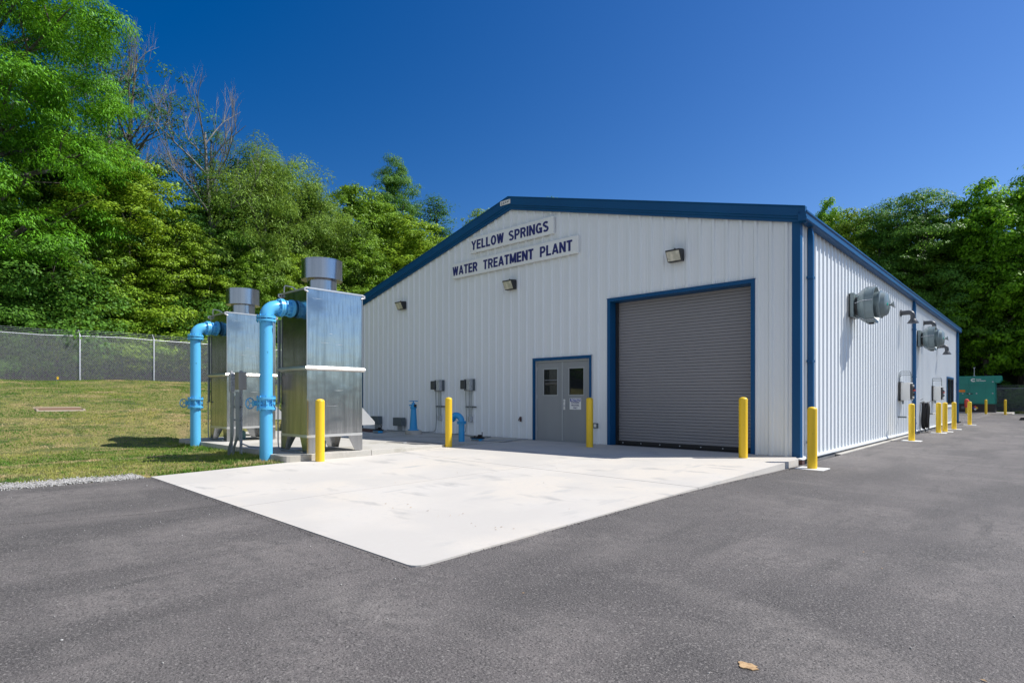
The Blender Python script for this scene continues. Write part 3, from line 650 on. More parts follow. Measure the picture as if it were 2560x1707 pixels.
# blue inlet pipes
def riser(loc, label, s=1.0):
    t = thing('inlet_pipe', label, 'pipe', loc, group='blue inlet pipes of the towers')
    r = .115; F_ = lambda b, c, ax, w=.035, rr=.172: b.lathe([(-w/2, rr), (w/2, rr)], c=c, axis=ax, n=32)
    b = B(); b.lathe([(-.15, r), (.985, r)], n=32); b.lathe([(1.22, r), (2.66, r)], n=32); b.build('riser_tube', M['pipe'], t)
    b = B()
    for z in (1.005, 1.20): F_(b, (0, 0, z), 'z')
    for z in (1.037, 1.168): b.lathe([(-.012, .150), (.012, .150)], c=(0, 0, z), n=32)
    b.lathe([(1.03, .105), (1.175, .105)], n=24)
    for k in range(8):
        a = 2*math.pi*(k+.5)/8; p = (.150*math.cos(a), .150*math.sin(a)); b.cyl((p[0], p[1], .96), (p[0], p[1], 1.245), .011, 8); b.cyl((p[0], p[1], .965), (p[0], p[1], .987), .018, 6); b.cyl((p[0], p[1], 1.218), (p[0], p[1], 1.24), .018, 6)
    for k in range(3): a = R(-70+k*55); b.cyl((.105*math.cos(a), .105*math.sin(a), 1.10), (.165*math.cos(a), .165*math.sin(a), 1.10), .028, 10)
    v = b.build('valve_body', M['pipe'], t)
    b = B(); b.cyl((-.10, -.05, 1.10), (-.25, -.10, 1.10), .035, 12); b.box(-.30, -.20, -.14, -.04, 1.055, 1.15); b.cyl((-.26, -.10, 1.10), (-.36, -.14, 1.10), .012, 8)
    b.build('gear_operator', M['pipe'], t)
    b = B(); c = Vector((-.37, -.145, 1.10)); ax = Vector((-.93, -.36, 0)).normalized(); u = ax.cross(Vector((0, 0, 1))).normalized(); w_ = Vector((0, 0, 1))
    b.tube([c+(u*math.cos(a)+w_*math.sin(a))*.10 for a in [2*math.pi*k/20 for k in range(21)]], .011, 8)
    for k in range(3): a = 2*math.pi*k/3; b.tube([c, c+(u*math.cos(a)+w_*math.sin(a))*.10], .008, 6)
    b.build('handwheel', M['pipe'], t)
    b = B()
    for z in (2.655, 2.715): F_(b, (0, 0, z), 'z', .038, .174)
    for k in range(8):
        a = 2*math.pi*(k+.5)/8; p = (.148*math.cos(a), .148*math.sin(a)); b.cyl((p[0], p[1], 2.61), (p[0], p[1], 2.765), .014, 6)
    # second flange pair, horizontal
    for y in (.255, .295): F_(b, (0, y, 2.93), 'y', .034, .172)
    for k in range(8):
        a = 2*math.pi*(k+.5)/8; b.cyl((.146*math.cos(a), .21, 2.93+.146*math.sin(a)), (.146*math.cos(a), .34, 2.93+.146*math.sin(a)), .013, 6)
    b.lathe([(.31, .118), (.50, .118)], c=(0, 0, 2.93), axis='y', n=28)
    F_(b, (0, .375, 2.93), 'y', .03, .150); F_(b, (0, .47, 2.93), 'y', .034, .170)
    for k in range(8):
        a = 2*math.pi*(k+.2)/8; b.cyl((.146*math.cos(a), .36, 2.93+.146*math.sin(a)), (.146*math.cos(a), .50, 2.93+.146*math.sin(a)), .012, 6)
    b.build('flanges', M['pipe'], t)
    b = B(); P = []
    for k in range(13): a = R(90*k/12); P.append((0, .21*(1-math.cos(a))+.0, 2.72+.21*math.sin(a)))
    P = [(0, 0, 2.69)]+P+[(0, .255, 2.93)]
    b.tube(P, [.118]+[.122]*13+[.118], 32); b.build('elbow', M['pipe'], t)
    return t
rp = riser((-7.13, -7.50, -.03), 'front sky blue riser pipe with valve and elbow into the nearest tower')
dup(rp, (-11.47, -7.28, -.05), 'sky blue riser pipe farther left, rising from the grass into the farther tower')

# electrical rack between the towers
t = thing('electrical_rack', 'grey steel strut rack with switch boxes and conduits between the two blue riser pipes', 'rack', (-8.76, -7.40, -.02))
ux = Vector((.22, .09, 0))
for s in (-1, 1):
    p = ux*s*.55
    B().box(p.x-.022, p.x+.022, p.y-.022, p.y+.022, -.1, 1.76).build('post', M['galv'], t, smooth=False)
b = B()
for z in (1.18, 1.0, .72, .98): b.box(-.16, .33, -.03, -.01, z, z+.035)
b.build('crossbar', M['galv'], t, smooth=False)
B().box(.25, .45, -.13, .03, 1.36, 1.72).build('disconnect_box', M['boxb'], t, smooth=False, bevel=.008)
B().box(-.09, .03, -.12, -.035, 1.32, 1.70).build('junction_box', M['galv'], t, smooth=False, bevel=.008)
b = B()
for x, z0 in ((-.04, 1.3), (.02, 1.3), (.19, 1.32), (.25, 1.32)):
    b.tube([(x, -.07, z0), (x, -.07, .45), (x-.02, -.08, .32), (x-.10, -.10, .15), (x-.12, -.10, -.08)], .016, 8)
b.tube([(.29, -.06, 1.32), (.29, -.06, .38), (.31, -.03, .27), (.40, .1, .20), (.9, .5, .17)], .016, 8)
b.tube([(.17, -.07, 1.0), (.17, -.07, 1.25)], .03, 10)
b.build('conduit', M['cond'], t)

# ------------------------------------------------------------------ small plant along the gable wall
def wallbox(x, label):
    t = thing('control_box', label, 'electrical box', (x, -.034, 1.40), group='small control boxes on the gable wall')
    B().box(-.24, .24, -.02, 0, 0, .36).build('backplate', M['gbox'], t, smooth=False)
    B().box(-.235, -.03, -.20, -.021, .05, .33).build('meter', M['pvc'], t, smooth=False, bevel=.02)
    B().box(.01, .165, -.16, -.021, .01, .35).build('enclosure', M['galv'], t, smooth=False, bevel=.006)
    b = B(); b.tube([(-.10, -.10, .05), (-.10, -.08, -.05), (-.10, -.05, -.9), (-.12, -.06, -1.25), (-.2, -.07, -1.33), (-.6, -.08, -1.36)], .012, 8)
    b.tube([(.04, -.06, .01), (.04, -.06, -.80)], .014, 8); b.tube([(.12, -.06, .01), (.12, -.06, -.80)], .014, 8)
    b.build('conduit', M['cond'], t)
    B().box(-.16, .30, -.04, -.001, -.52, -.48).build('strut', M['gbox'], t, smooth=False)
    B().box(.02, .14, -.11, -.001, -.96, -.79).build('switch_box', M['galv'], t, smooth=False, bevel=.01)
    return t
wb = wallbox(-11.0, 'left one of two small grey meter boxes with conduits on the gable wall')
dup(wb, (-9.55, -.034, 1.40), 'right one of two small grey meter boxes, the one nearer the double door')
def postbox(x, z, label):
    t = thing('junction_box', label, 'electrical box', (x, -.10, .02), group='grey boxes low on the gable wall')
    B().box(-.25, .25, -.14, .04, z, z+.29).build('enclosure', M['gbox'], t, smooth=False, bevel=.01)
    b = B()
    for dx in (-.04, .03, .10, .17): b.cyl((dx, -.06, 0), (dx, -.06, z), .018, 10)
    b.build('conduit_stub', M['cond'], t)
    return t
pb = postbox(-14.45, .20, 'leftmost low dark grey box on conduit stubs, just above a blue pump')
dup(pb, (-13.05, -.10, .0), 'low grey box on conduit stubs immediately left of the blue valve stand')
def pump(loc, label):
    t = thing('blue_pump', label, 'pump', loc, group='little blue pumps on the floor')
    B().box(-.16, .16, -.09, .09, .0, .09).build('body', M['pipe2'], t, smooth=False, bevel=.02)
    b = B(); b.box(-.175, .175, -.10, .10, .09, .125)
    for x in (-.10, 0, .10): b.cyl((x, 0, .125), (x, 0, .15), .022, 8)
    b.box(.05, .13, -.03, .03, .125, .19); b.cyl((.13, .05, .12), (.13, .05, .26), .012, 8)
    b.build('cover', M['black'], t)
    b = B(); [b.lathe([(-.105, .03), (-.085, .03)], c=(x, 0, .045), axis='y', n=12) for x in (-.11, -.035, .04, .115)]
    b.build('ports', M['cond'], t)
    return t
pm = pump((-12.5, -1.40, .026), 'blue and black pump on the floor under the leftmost low dark box')
dup(pm, (-7.62, -1.55, .002), 'blue and black pump on the floor right of the bent blue vent pipe')
# valve stand
t = thing('valve_stand', 'tall tapered bright blue valve stand with hand crank on a round concrete base', 'valve stand', (-11.1, -1.02, .024))
B().lathe([(0, .26), (.12, .26), (.13, .25)], n=36).build('concrete_base', M['conc2'], t)
B().lathe([(.13, .17), (.16, .17), (.165, .125), (.30, .115), (.80, .085), (.83, .105), (.87, .105), (.88, .09), (.95, .09), (.955, .06), (1.0, .055)], n=28).build('column', M['pipe2'], t)
b = B(); b.cyl((0, 0, 1.0), (0, 0, 1.06), .02, 10); b.tube([(-.16, -.03, 1.055), (.17, .04, 1.055)], .015, 8); b.box(-.16, -.09, -.05, .02, .90, .94)
b.build('crank', M['pipe2'], t)
B().box(.06, .11, -.04, .04, .86, .95).build('indicator', M['black'], t, smooth=False)
# vent elbow
t = thing('vent_pipe', 'short bright blue vent pipe bent over in a gooseneck beside the yellow bollard', 'pipe', (-7.70, -2.05, .03))
b = B(); P = [(0, 0, -.02), (0, 0, .52)]+[(-.13*(1-math.cos(a)), -.07*(1-math.cos(a)), .52+.17*math.sin(a)) for a in [R(d) for d in range(15, 150, 15)]]
b.tube(P, .080, 24); b.build('tube', M['pipe2'], t)
b = B(); b.lathe([(.46, .125), (.49, .125), (.491, .10), (.51, .125), (.535, .125)], n=28); b.build('flange', M['pipe2'], t)
b = B(); e = Vector(P[-1]); d = (e-Vector(P[-2])).normalized(); b.tube([e-d*.02, e+d*.03], .118, 24); b.tube([e+d*.035, e+d*.06], .118, 24); b.build('screen_flange', M['pipe2'], t)
# conduits on the floor
b = B()
b.tube([(-15.3, -.55, .07), (-13.4, -.5, .05), (-12.6, -1.1, .06), (-12.35, -1.36, .10)], .022, 8)
b.tube([(-13.4, -.42, .05), (-11.6, -.32, .05), (-11.25, -.28, .055)], .016, 8)
tag(b.build('floor_conduit', M['cond']), 'thin grey conduit running along the floor at the far left to the blue pump', 'conduit')
b = B(); b.tube([(-10.2, -.30, .05), (-9.8, -.30, .045), (-8.3, -.5, .03), (-7.75, -1.4, .05)], .014, 8); b.tube([(-7.5, -1.45, .05), (-7.0, -.8, .03), (-6.1-1.0, -.35, .03), (-7.0, -.2, .03)], .014, 8); b.tube([(-7.5, -1.55, .06), (-6.9, -1.35, .02), (-6.95, -.9, .02)], .012, 8)
b.box(-8.35, -8.2, -.56, -.46, .02, .07)
tag(b.build('floor_conduit', M['cond']), 'thin dark conduit snaking along the floor to the pump left of the double door', 'conduit')
b = B(); b.tube([(-15.3, -.85, .06), (-13.0, -1.3, .06)], .07, 12)
tag(b.build('floor_pipe', M['brown']), 'dark rusty pipe lying on the floor behind the hood of the nearest tower', 'pipe')
t = thing('water_faucet', 'tiny dark wall faucet left of the double door', 'faucet', (-7.42, -.034, .50))
b = B(); b.box(-.03, .03, -.015, 0, .0, .14); b.tube([(0, -.015, .09), (0, -.07, .08), (0, -.09, .03)], .014, 8); b.cyl((0, -.05, .085), (0, -.05, .125), .01, 8); b.build('tap', M['brown'], t)
t = thing('power_outlet', 'small square weatherproof outlet between the double door and the roll-up door', 'outlet', (-4.83, -.034, .47))
B().box(-.075, .075, -.035, 0, -.065, .065).build('cover', M['gbox'], t, smooth=False, bevel=.006); B().box(-.035, .035, -.055, -.0355, -.04, .04).build('socket', M['offw'], t, smooth=False, bevel=.004)
# hatches
t = thing('floor_hatch', 'dark steel access hatch set flush in the pad in the sun, left of the bollard', 'hatch', (-7.95, -3.40, pdz(0, -3.4)))
s_ = math.atan2(-.08/3.4, 1)
b = B(); b.add([(-.62, -.42, .004-.010), (.62, -.42, .014-.010), (.62, .42, -.010+.004), (-.62, .42, -.010+.004)], [(0, 1, 2, 3)])
b = B(); zz = lambda y: pdz(0, y-3.40)-pdz(0, -3.40)+.006
b.add([(-.60, -.42, zz(-.42)), (.62, -.42, zz(-.42)), (.62, .5, zz(.5)), (-.60, .5, zz(.5))]+[(-.60, -.42, zz(-.42)-.03), (.62, -.42, zz(-.42)-.03), (.62, .5, zz(.5)-.03), (-.60, .5, zz(.5)-.03)], [(0, 1, 2, 3), (0, 4, 5, 1), (1, 5, 6, 2), (2, 6, 7, 3), (3, 7, 4, 0)])
b.build('lid', M['grate'], t, smooth=False)
B().box(-.03, .03, -.36, -.26, .008, .03).build('handle', M['galv'], t, smooth=False)

# ------------------------------------------------------------------ plant on the side wall
def fan(loc, label):
    t = thing('exhaust_fan', label, 'fan', loc, group='round exhaust fans on the side wall')
    b = B(); b.box(.034, .06, -.34, .34, -.30, .32); b.build('backing', M['blackm'], t, smooth=False)
    b = B(); b.box(.061, .15, -.33, .33, -.30, .34); b.build('wall_plate', M['fan'], t, smooth=False, bevel=.01)
    b = B(); b.lathe([(.15, .26), (.24, .25)], axis='x', n=40); b.build('throat', M['blackm'], t)
    b = B(); b.lathe([(.23, .34), (.25, .37), (.36, .455), (.40, .470), (.40, .482), (.42, .482), (.42, .470), (.60, .470), (.60, .480), (.62, .480), (.62, .462), (.50, .35), (.45, .30)], axis='x', n=48); b.build('housing', M['fan'], t)
    b = B(); b.lathe([(.58, .33), (.70, .345), (.71, .365), (.735, .365), (.75, .33), (.84, .30), (.88, .24), (.895, .05)], axis='x', n=40); b.build('motor_cap', M['fan'], t)
    b = B(); b.lathe([(.884, .035), (.90, .035)], c=(0, -.17, -.03), axis='x', n=16); b.build('sticker', M['teal'], t)
    b = B(); b.lathe([(.895, .02), (.93, .03), (1.02, .11), (1.025, .10)], c=(0, .05, -.02), axis='x', n=16); b.build('drain_funnel', M['galv'], t)
    for a in (R(35), R(100), R(170), R(235), R(300)):
        b = B(); b.tube([(.16, .30*math.cos(a), .30*math.sin(a)), (.30, .42*math.cos(a), .42*math.sin(a)), (.41, .49*math.cos(a), .49*math.sin(a)), (.61, .49*math.cos(a), .49*math.sin(a))], .010, 6); b.build('brace', M['galv'], t)
    B().box(.44, .56, -.06, .06, -.50, -.475).build('drain_plug', M['blackm'], t)
    t.scale = (.92, .92, .92); return t
fn = fan((0, 4.05, 3.44), 'large round grey exhaust fan high on the side wall, nearest the front corner')
dup(fn, (0, 13.95, 3.37), 'second round grey exhaust fan, beyond the middle downspout')
def goose(y, z, label):
    t = thing('vent_outlet', label, 'vent', (.03, y, z), group='dark gooseneck vents on the side wall')
    b = B(); P = [(0, 0, 0), (.22, 0, .0)]+[(.22+.12*math.sin(a), 0, -.12*(1-math.cos(a))) for a in [R(d) for d in (20, 45, 70, 90)]]+[(.34, 0, -.22)]
    b.tube(P, .075, 20); b.build('elbow', M['pvc'], t)
    b = B(); b.lathe([(-.36, .16), (-.34, .16), (-.22, .08)], c=(.34, 0, 0), n=24); b.lathe([(.0, .11), (.02, .11)], c=(0, 0, 0), axis='x', n=20); b.build('bell', M['pvc'], t)
    return t
gv = goose(10.5, 3.98, 'dark gooseneck vent left of the middle downspout')
dup(gv, (.03, 15.2, 4.10), 'dark gooseneck vent just above the second fan')
dup(gv, (.03, 18.9, 3.42), 'dark gooseneck vent below and right of the second fan')
def cabinet(y, label):
    t = thing('control_cabinet', label, 'electrical cabinet', (.034, y, 1.10), group='white control cabinets on the side wall')
    B().box(0, .05, -.05, .62, -.02, .60).build('backplate', M['blackm'], t, smooth=False)
    B().box(.051, .30, -.02, .58, .0, .575).build('enclosure', M['offw'], t, smooth=False, bevel=.01)
    b = B()
    b.box(.301, .345, .05, .50, .04, .54); b.build('button_panel', M['blackm'], t, smooth=False)
    for z in (.09, .47): B().cyl((.345, .2, z), (.385, .2, z), .028, 12).build('button', M['white'], t)
    for z in (.2, .38): B().cyl((.345, .3, z), (.40, .3, z), .026, 12).build('knob', M['black'], t)
    B().cyl((.34, .27, .32), (.41, .27, .32), .026, 14).build('stop_button', M['red'], t)
    b = B()
    for k in range(3): b.tube([(.02, .02+.04*k, .58), (.02, .02+.04*k, .90-.06*k), (.05, .05+.04*k, .94-.06*k), (.28, .12+.04*k, .94-.06*k), (.31, .14+.04*k, .90-.06*k), (.31, .14+.04*k, .84-.06*k)], .013, 8)
    b.tube([(.31, .18, .86), (.31, .2, .58)], .018, 8); b.tube([(.1, .1, .0), (.1, .1, -.12)], .03, 8)
    b.build('conduit', M['cond'], t)
    return t
cb = cabinet(10.15, 'white control cabinet on the side wall just left of the middle downspout')
dup(cb, (.034, 17.3, 1.08), 'white control cabinet between the second fan and the side window')
t = thing('hose_coil', 'black rubber hose hanging in a long coil beside the middle downspout', 'hose', (.034, 14.45, 0))
b = B(); rnd = random.Random(5)
for k in range(7):
    cy_ = rnd.uniform(-.03, .03); rx = rnd.uniform(.10, .17); rz = rnd.uniform(.44, .52); xo = .06+.032*k
    b.tube([(xo+.012*math.sin(3*a), cy_+rx*math.cos(a), .52+rz*math.sin(a)) for a in [2*math.pi*j/28 for j in range(29)]], .020, 8)
b.build('hose', M['black'], t)
b = B(); b.box(0, .26, -.05, .05, .98, 1.02); b.tube([(.26, 0, 1.0), (.32, .0, 1.08)], .014, 8); b.cyl((.0, 0, 1.10), (.08, 0, 1.16), .02, 8); b.build('hanger', M['galv'], t)
b = B(); b.tube([(.14, .0, .03), (.15, .02, -.10), (.22, .08, -.128+.02)], .018, 8); b.build('hose_tail', M['black'], t)
def bib(y, label):
    t = thing('hose_tap', label, 'tap', (.034, y, .56), group='hose taps on the side wall')
    b = B(); b.cyl((0, 0, 0), (.24, 0, 0), .026, 12); b.build('valve', M['gbox'], t); b = B(); b.cyl((.24, 0, 0), (.46, 0, 0), .022, 12); b.build('nozzle', M['white'], t)
    return t
hb = bib(10.0, 'low grey and white hose tap left of the middle downspout')
dup(hb, (.034, 15.6, .56), 'low grey and white hose tap right of the black hose coil')
t = thing('iron_fitting', 'small rusty iron block on the ground at the front building corner', 'fitting', (.08, -.20, -.125))
b = B(); b.box(-.06, .07, -.09, .07, .0, .085); b.build('body', M['brown'], t, smooth=False, bevel=.01)

# ------------------------------------------------------------------ generator and far yard
o = B().box(-5.2, 1.45, 47.75, 52.3, -.35, .0).build('generator_pad', M['conc'], smooth=False, bevel=.01); o['kind'] = 'structure'
o = B().box(-20, 14, 47.47, 47.72, -.35, -.085).build('kerb', M['conc'], smooth=False, bevel=.01); o['kind'] = 'structure'
t = thing('generator', 'large dark green standby generator in a boxy enclosure on a black base tank', 'generator', (-2.0, 48.9, .0))
w = 2.33
B().box(-w, w, .03, 2.0, .0, .68).build('base_tank', M['base'], t, smooth=False, bevel=.01)
B().box(-w, w, .0, 2.03, .69, 2.99).build('enclosure', M['green'], t, smooth=False, bevel=.02)
B().prism([(w+.001, 2.99), (w+.40, 2.99), (w+.40, 2.62), (w+.22, 2.42), (w+.001, 2.42)], .02, 2.01, 'y').build('exhaust_hood', M['green'], t, smooth=False, bevel=.01)
for x0, x1 in ((-1.0, .65), (.69, 1.70)):
    for z0, z1 in ((.78, 2.26), (2.30, 2.86)):
        B().box(x0, x1, -.025, -.001, z0, z1).build('access_door', M['green'], t, smooth=False, bevel=.012)
b = B(); b.box(.50, .92, -.045, -.0255, 1.50, 1.58); b.build('latch', M['black'], t, smooth=False)
b = B(); [b.cyl((x, -.03, z), (x, -.06, z), .05, 12) for x, z in ((.71, 1.54), (1.17, 1.56), (.26, 1.55))]; [b.cyl((x, -.002, z), (x, -.03, z), .05, 12) for x, z in ((2.2, 2.5), (2.2, 1.56))]; b.build('lifting_eye', M['galv'], t)
b = B(); b.cyl((.99, .3, 2.99), (.99, .3, 3.66), .025, 10); b.cyl((.99, .3, 3.66), (.99, .3, 3.72), .07, 12); b.cyl((.99, .3, 2.99), (.99, .3, 3.05), .08, 12); b.build('vent_stack', M['galv'], t)
B().box(-.05, .42, -.030, -.026, 1.67, 1.87).build('warning_label', M['orange'], t, smooth=False)
# emblem: a blocky C with a notch, and two lines of words
b = B(); cx_, cz_ = .96, 2.66
P = [(.17*math.cos(a), .14*math.sin(a)) for a in [R(d) for d in range(40, 321, 20)]]
q = [(.08*math.cos(a), .06*math.sin(a)) for a in [R(d) for d in range(320, 39, -20)]]
b.prism([(cx_+x, cz_+z) for x, z in P+q], -.034, -.027, 'y'); b.build('emblem', M['white'], t, smooth=False)
text('lettering', 'Cummins', .13, M['white'], t, (1.15, -.029, 2.72), FRONT, off=.004, ext=.002, align='LEFT', xs=.62)
text('lettering', 'Power Generation', .13, M['white'], t, (1.15, -.029, 2.60), FRONT, off=.004, ext=.002, align='LEFT', xs=.62)
# hazard diamond on the tank
for nm, dx, dz, m in (('white', 0, -.1, 'white'), ('yellow', .1, 0, 'yellow'), ('blue', -.1, 0, 'bluesign'), ('red', 0, .1, 'red')):
    b = B(); b.prism([(1.08+dx-.097, .36+dz), (1.08+dx, .36+dz-.097), (1.08+dx+.097, .36+dz), (1.08+dx, .36+dz+.097)], .022, .0285, 'y'); b.build('hazard_diamond', M[m], t, smooth=False)
B().box(.16, .40, .022, .0285, .28, .50).build('data_plate', M['gbox'], t, smooth=False)
t = thing('shutoff_post', 'yellow post with a red hooded top standing before the left of the green generator', 'post', (-1.33, 47.2, -.13))
B().lathe([(0, .10), (.62, .10)], n=20).build('post', M['yellow'], t)
b = B(); b.lathe([(.55, .15), (1.05, .17), (1.18, .13), (1.24, .02)], n=20); b.build('hood', M['red'], t)
t = thing('wheel_chock', 'small black rubber lump on the asphalt at the right edge of the photo', 'chock', (2.46, 33.3, -.13))
B().prism([(-.18, 0), (-.10, .15), (.10, .17), (.18, 0)], -.12, .12, 'y').build('block', M['black'], t, smooth=False, bevel=.02)

# ------------------------------------------------------------------ fences
def fence(p0, p1, base, hgt, label, post_t, wire=.0058, pitch=.085, arms=True):
    p0 = Vector(p0); p1 = Vector(p1); d = (p1-p0); L = d.length; d.normalize(); nrm = Vector((-d.y, d.x, 0))
    t = thing('chain_link_fence', label, 'fence', (p0.x, p0.y, 0))
    def pt(s, z): q = d*s; return Vector((q.x, q.y, z))
    zb = lambda s: base(p0.x+d.x*s, p0.y+d.y*s)
    # rail
    N = max(2, int(L/1.5)); b = B(); b.tube([pt(L*k/N, zb(L*k/N)+hgt) for k in range(N+1)], .021, 10); b.build('top_rail', M['galv'], t)
    # wires
    V = []; F = []
    def wireseg(a, c, r):
        u = (c-a).normalized(); s = u.cross(nrm).normalized()*r; n_ = nrm*r; o = len(V)
        for q in (a, c): V.extend([q+s, q-s*.5+n_*.87, q-s*.5-n_*.87])
        F.extend([(o, o+1, o+4, o+3), (o+1, o+2, o+5, o+4), (o+2, o, o+3, o+5)])
    s = -hgt
    while s < L:
        for sg in (1, -1):
            a0, a1 = (s, s+hgt) if sg > 0 else (s+hgt, s)
            z0, z1 = 0.0, hgt
            # clip
            t0, t1 = 0, 1
            lo, hi = min(a0, a1), max(a0, a1)
            f0 = lambda q: (q-a0)/(a1-a0)
            c0, c1 = sorted((f0(max(lo, 0)), f0(min(hi, L))))
            if c1 <= c0: continue
            A = a0+(a1-a0)*c0; Z0 = z0+(z1-z0)*c0; C_ = a0+(a1-a0)*c1; Z1 = z0+(z1-z0)*c1
            m_ = 4; prev = pt(A, zb(A)+Z0*.985+.03)+nrm*(.006*sg)
            for k in range(1, m_+1):
                ss = A+(C_-A)*k/m_; zz_ = Z0+(Z1-Z0)*k/m_; q = pt(ss, zb(ss)+zz_*.985+.03)+nrm*(.006*sg); wireseg(prev, q, wire); prev = q
        s += pitch
    raw('chain_link_mesh', V, F, M['galv'], t)
    if arms:
        b = B()
        for k in range(3):
            off = nrm*(.05+.07*k); h2 = hgt+.10+.085*k
            b.tube([pt(L*j/N, zb(L*j/N)+h2)+off for j in range(N+1)], .005, 4)
        b.build('barbed_wire', M['galv'], t)
    for s in post_t:
        b = B(); zz_ = zb(s); b.tube([pt(s, zz_-.3)-nrm*.03, pt(s, zz_+hgt+.03)-nrm*.03, pt(s, zz_+hgt+.07)-nrm*.02, pt(s, zz_+hgt+.30)+nrm*.22], [.033, .033, .02, .012], 12); b.build('post', M['galv'], t)
    return t
fb = lambda x, y: float(H(x, y))
fence((-29, -24.7, 0), (-29, 20, 0), fb, 2.05, 'galvanised chain link fence with barbed wire along the top of the lawn', [3.0, 6.05, 9.1, 12.2, 15.25, 18.35, 21.35, 24.4, 27.4, 30.5, 33.5, 36.6, 39.6, 42.6])
fence((-12, 54.6, 0), (14, 54.6, 0), fb, 2.05, 'distant grey chain link fence with barbed wire behind the green generator', [1, 4, 7, 10, 16.5, 19, 22, 25], wire=.006, pitch=.09)

# marker flag, timber frame on the lawn
t = thing('marker_flag', 'tiny yellow marker flag in the grass at the foot of the fence', 'flag', (-28.6, -7.25, float(H(-28.6, -7.25))))
B().cyl((0, 0, 0), (0, 0, .2), .006, 6).build('stick', M['galv'], t); B().box(-.01, .01, 0, .07, .08, .2).build('flag', M['yellow'], t, smooth=False)
xf, yf = -19.6, -8.6
t = thing('timber_frame', 'low weathered timber frame around a patch of bare soil on the lawn', 'frame', (xf, yf, float(H(xf, yf))+.01), R(90))
b = B(); b.box(-.62, .62, -.36, -.31, -.16, -.015); b.box(-.62, .62, .31, .36, -.10, .075); b.box(-.62, -.57, -.309, .309, -.12, .02); b.box(.57, .62, -.309, .309, -.12, .02); b.build('board', M['wood'], t, smooth=False)
B().add([(-.57, -.31, -.035), (.57, -.31, -.035), (.57, .31, .05), (-.57, .31, .05)], [(0, 1, 2, 3)]).build('soil', M['soil'], t, smooth=False)

# ------------------------------------------------------------------ grass, gravel, litter
rng = np.random.default_rng(11)
def blades(name, n, area, hmin, hmax, m, dens=None, wid=.006):
    x = rng.uniform(area[0], area[1], n*2); y = rng.uniform(area[2], area[3], n*2)
    k = (rng.random(n*2) < dens(x, y)); x, y = x[k][:n], y[k][:n]; n = len(x)
    z = H(x, y); h = rng.uniform(hmin, hmax, n)*(0.6+.8*rng.random(n)); a = rng.uniform(0, 2*np.pi, n); w = wid*(.6+rng.random(n))*(1+np.hypot(x-3.7, y+12.3)/14)
    le = rng.normal(0, .45, (n, 2))*h[:, None]
    v = np.zeros((n, 3, 3), np.float32)
    v[:, 0] = np.stack([x-np.cos(a)*w, y-np.sin(a)*w, z-.01], -1); v[:, 1] = np.stack([x+np.cos(a)*w, y+np.sin(a)*w, z-.01], -1); v[:, 2] = np.stack([x+le[:, 0], y+le[:, 1], z+h], -1)
    f = np.arange(n*3).reshape(-1, 3); o = raw(name, v.reshape(-1, 3), f, m); o['kind'] = 'stuff'; return o
def dn(x, y):
    ok = (x < -6.62) & ~((x > -12.95) & (y > -7.25)) & ~((x > -15.7) & (y > -5.1))
    ok &= ~((x > -6.62-.0) & (y < -9.7))
    ok &= ~((np.abs(y-yf) < .65) & (np.abs(x-xf) < .42))
    far = np.hypot(x-3.7, y+12.3); patch = .5+.5*np.sin(x*.8+1.3*np.sin(y*.7))*np.sin(y*.9+1.1*np.sin(x*.5))
    return ok*np.clip(13/far, .25, 1)*(.45+.55*patch)
o = blades('grass', 260000, (-31, -6.2, -14, 4), .012, .036, M['blade'], dn)
def dn2(x, y): return ((x > -6.62) & (x < -6.24) & (y > -9.55) & (y < -7.4)) | ((x > -8.5) & (x < -6.55) & (y > -8.2) & (y < -7.3)) | ((x > -12.9) & (x < -7.3) & (y > -7.5) & (y < -7.22))
blades('grass', 16000, (-13, -6.24, -9.6, -7.2), .03, .075, M['blade'], lambda x, y: dn2(x, y).astype(float))
blades('grass', 14000, (-12, 14, 47.9, 54), .04, .10, M['blade'], lambda x, y: ((x < -5.3) | (x > 1.5) | (y > 52.4)).astype(float), wid=.01)
# gravel verge
def stones(name, n, fx, smin, smax, m):
    ico = bmesh.new(); bmesh.ops.create_icosphere(ico, subdivisions=1, radius=1); V0 = np.array([v.co[:] for v in ico.verts]); F0 = np.array([[v.index for v in f.verts] for f in ico.faces]); ico.free()
    x, y, z = fx(n); s = rng.uniform(smin, smax, (n, 1, 1))*rng.uniform(.6, 1.2, (n, 1, 3)); jit = 1+rng.normal(0, .16, (n, len(V0), 1))
    v = V0[None]*jit*s; a = rng.uniform(0, 6.28, n); c, s_ = np.cos(a)[:, None], np.sin(a)[:, None]
    vx = v[:, :, 0]*c-v[:, :, 1]*s_; vy = v[:, :, 0]*s_+v[:, :, 1]*c
    v = np.stack([vx+x[:, None], vy+y[:, None], v[:, :, 2]+z[:, None]], -1)
    f = (F0[None]+(np.arange(n)*len(V0))[:, None, None]).reshape(-1, 3); o = raw(name, v.reshape(-1, 3), f, m); o['kind'] = 'stuff'; return o
def fx(n):
    y = rng.uniform(-16, -9.75, n); x = -6.44+rng.normal(0, .17, n)+.05*np.sin(y*3)+.04*np.sin(y*7.3); x = np.clip(x, -6.95, -6.12); return x, y, np.full(n, -.008)+rng.uniform(-.005, .012, n)
stones('gravel', 22000, fx, .004, .013, M['stone'])
def fx2(n):
    x = rng.uniform(-6, 8, n); y = rng.uniform(-16, 20, n); k = ~((x < .3) & (y > -9.8)); x, y = x[k], y[k]
    return x, y, asz(x, y)+.003
def fx3(n):
    x, y, z = fx2(n*3); return x[:n], y[:n], z[:n]
stones('pebbles', 900, fx3, .002, .007, M['stone'])
